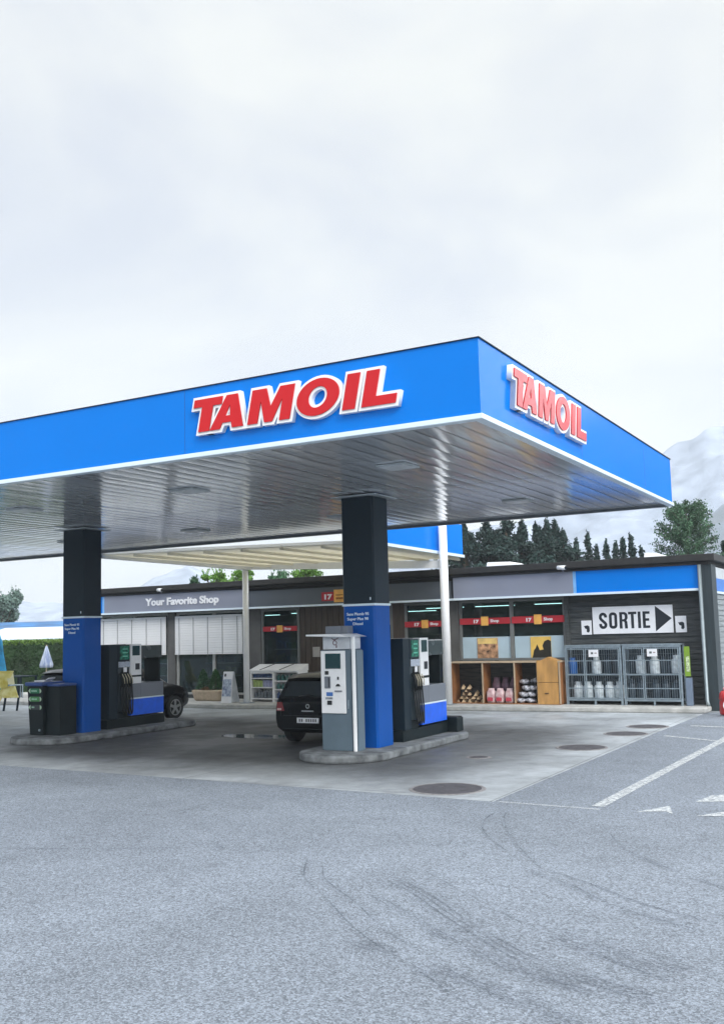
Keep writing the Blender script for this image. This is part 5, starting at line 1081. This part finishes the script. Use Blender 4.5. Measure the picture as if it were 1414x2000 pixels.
q.loft(rings); q.build('cloth', mat('light_blue_cloth', (.05,.40,.72), .6, ns=3, na=.35), t_); MB().cyl(tuple(b0),tuple(b0+Vector((0,0,2.4))),.02,n=8).build('pole', GALV, t_)
# blue roofed sheds behind
def shed(name, a, b_, z0, z1, zt, m_, lb, cat='building'):
    a = Vector(a); b_ = Vector(b_); f = Vector((-.49,.87,0)).normalized()
    t_ = thing(name, (a+b_)/2, lb, cat)
    p = lambda q_, d, z_: Vector((q_.x, q_.y, z_))+f*d
    MB().hexa([p(a,.3,0),p(b_,.3,0),p(b_,5,0),p(a,5,0),p(a,.3,z0),p(b_,.3,z0),p(b_,5,z0),p(a,5,z0)]).build('wall', WHITE if 'awning' not in name else CREAM, t_)
    MB().hexa([p(a,0,z0+.001),p(b_,0,z0+.001),p(b_,5.2,z1),p(a,5.2,z1),p(a,0,z0+.06),p(b_,0,z0+.06),p(b_,5.2,zt),p(a,5.2,zt)]).build('roof', m_, t_)
    return t_
shed('market_hall', (-43,27.5,0), (-33,33,0), 2.6, 3.0, 3.25, mat('blue_roof_sheet', (.03,.16,.38), .5, ns=.6, na=.5), 'low hall with a blue roof behind the hedge')
shed('awning_tent', (-38.2,24.7,0), (-31,29,0), 2.15, 2.75, 2.85, mat('pale_awning', (.66,.72,.82), .6, ns=.8, na=.12), 'pale awning roof just above the hedge', 'tent')
t_ = thing('light_blue_booth', (-37.6, 24.2, 0), 'light blue box booth at the left edge above the hedge', 'booth')
MB().box(-38.6,-36.7,23.4,24.6,0,2.95).build('box_wall', mat('light_blue_wall', (.35,.62,.85), .5), t_); MB().box(-36.69,-36.2,23.9,24.6,0,2.4).build('window_box', WHITE, t_); MB().box(-36.75,-36.1,23.8,24.7,2.41,3.1).build('roof_box', mat('mid_blue_box', (.03,.22,.50), .5), t_)

# ------------------------------------------------------------------ trees across the road, behind the photographer (seen in the glass)
q = MB()
for i in range(26):
    x = -70+5.6*i+R.uniform(-1,1); y = -48+R.uniform(-3,3); h = R.uniform(6,10)
    leaves(q, blob_pts(x, y, h*.5, h*.5, 900), .45)
q.build('distant_trees', LEAFM, None, kind='stuff', label='belt of trees on the far side of the road')

# ------------------------------------------------------------------ mountains
ROCK = mat('haze_tinted_rock', (.20,.26,.37), .95, ns=.04, na=.3, bump=.7, bs=.10, coord='Object', col2=(.40,.46,.58)); WOODS = mat('haze_tinted_woods', (.12,.16,.22), .95, ns=.03, na=.4)  # valley haze painted into rock and woods as a bluish tint
from mathutils import noise as mn
def ridge(name, crest, depth, m_, lb):
    rows = 22; P = []
    cr_ = []
    for i in range(len(crest)-1):
        a, b_ = Vector(crest[i]), Vector(crest[i+1]); k_ = max(2, int((b_-a).length/7))
        cr_ += [a.lerp(b_, k/k_) for k in range(k_)]
    cr_.append(Vector(crest[-1])); q = MB(); n = len(cr_)
    for r_ in range(rows+1):
        v = r_/rows
        ring = []
        for i, c in enumerate(cr_):
            d = Vector((c.x-3.8, c.y+9.4, 0)).normalized(); f = 1-v
            p = Vector((c.x, c.y, 0))-d*depth*v
            zz = c.z*(f**1.25); nzv = mn.fractal(Vector((p.x*.012, p.y*.012, zz*.01)), 1, 2.1, 6); zz += nzv*c.z*.13*math.sin(math.pi*min(1, v*1.3+.12)) + mn.fractal(Vector((p.x*.05, p.y*.05, 3)), 1, 2.1, 4)*3.5*(f)
            ring.append((p.x, p.y, max(zz, -1) if r_ < rows else -2))
        P.append(ring)
    q.loft(P, close=False); back = [(c.x*1.1, c.y*1.15, -2) for c in cr_]; q.loft([back, P[0]], close=False)
    q.build(name, m_, None, kind='structure', label=lb, org=(0,900,0))
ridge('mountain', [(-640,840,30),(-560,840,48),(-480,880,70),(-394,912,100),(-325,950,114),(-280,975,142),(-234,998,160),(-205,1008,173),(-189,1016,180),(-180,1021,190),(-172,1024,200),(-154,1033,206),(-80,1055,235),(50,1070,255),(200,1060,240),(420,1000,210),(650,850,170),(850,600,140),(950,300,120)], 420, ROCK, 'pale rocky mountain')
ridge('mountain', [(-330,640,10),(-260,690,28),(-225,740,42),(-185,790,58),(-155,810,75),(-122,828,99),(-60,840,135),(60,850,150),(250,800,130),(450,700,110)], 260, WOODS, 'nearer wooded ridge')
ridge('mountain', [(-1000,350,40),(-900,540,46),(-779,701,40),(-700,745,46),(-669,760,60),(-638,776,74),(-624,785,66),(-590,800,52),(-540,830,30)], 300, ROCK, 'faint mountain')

# ------------------------------------------------------------------ haze
hz = MB().box(-1150, 1100, -70, 1350, -3, 262).build('haze', mat('haze_placeholder', (1,1,1), .5), None, kind='stuff', label='pale valley haze')
hm = bpy.data.materials.new('valley_haze'); hm.use_nodes = True; t = hm.node_tree; t.nodes.clear()
o = t.nodes.new('ShaderNodeOutputMaterial'); pv = t.nodes.new('ShaderNodeVolumePrincipled'); pv.inputs['Color'].default_value = (.93,.96,1,1); pv.inputs['Density'].default_value = .00055; pv.inputs['Anisotropy'].default_value = 0
t.links.new(pv.outputs[0], o.inputs['Volume']); hz.data.materials.clear(); hz.data.materials.append(hm)
sc.cycles.use_denoising = True; sc.cycles.volume_bounces = 2
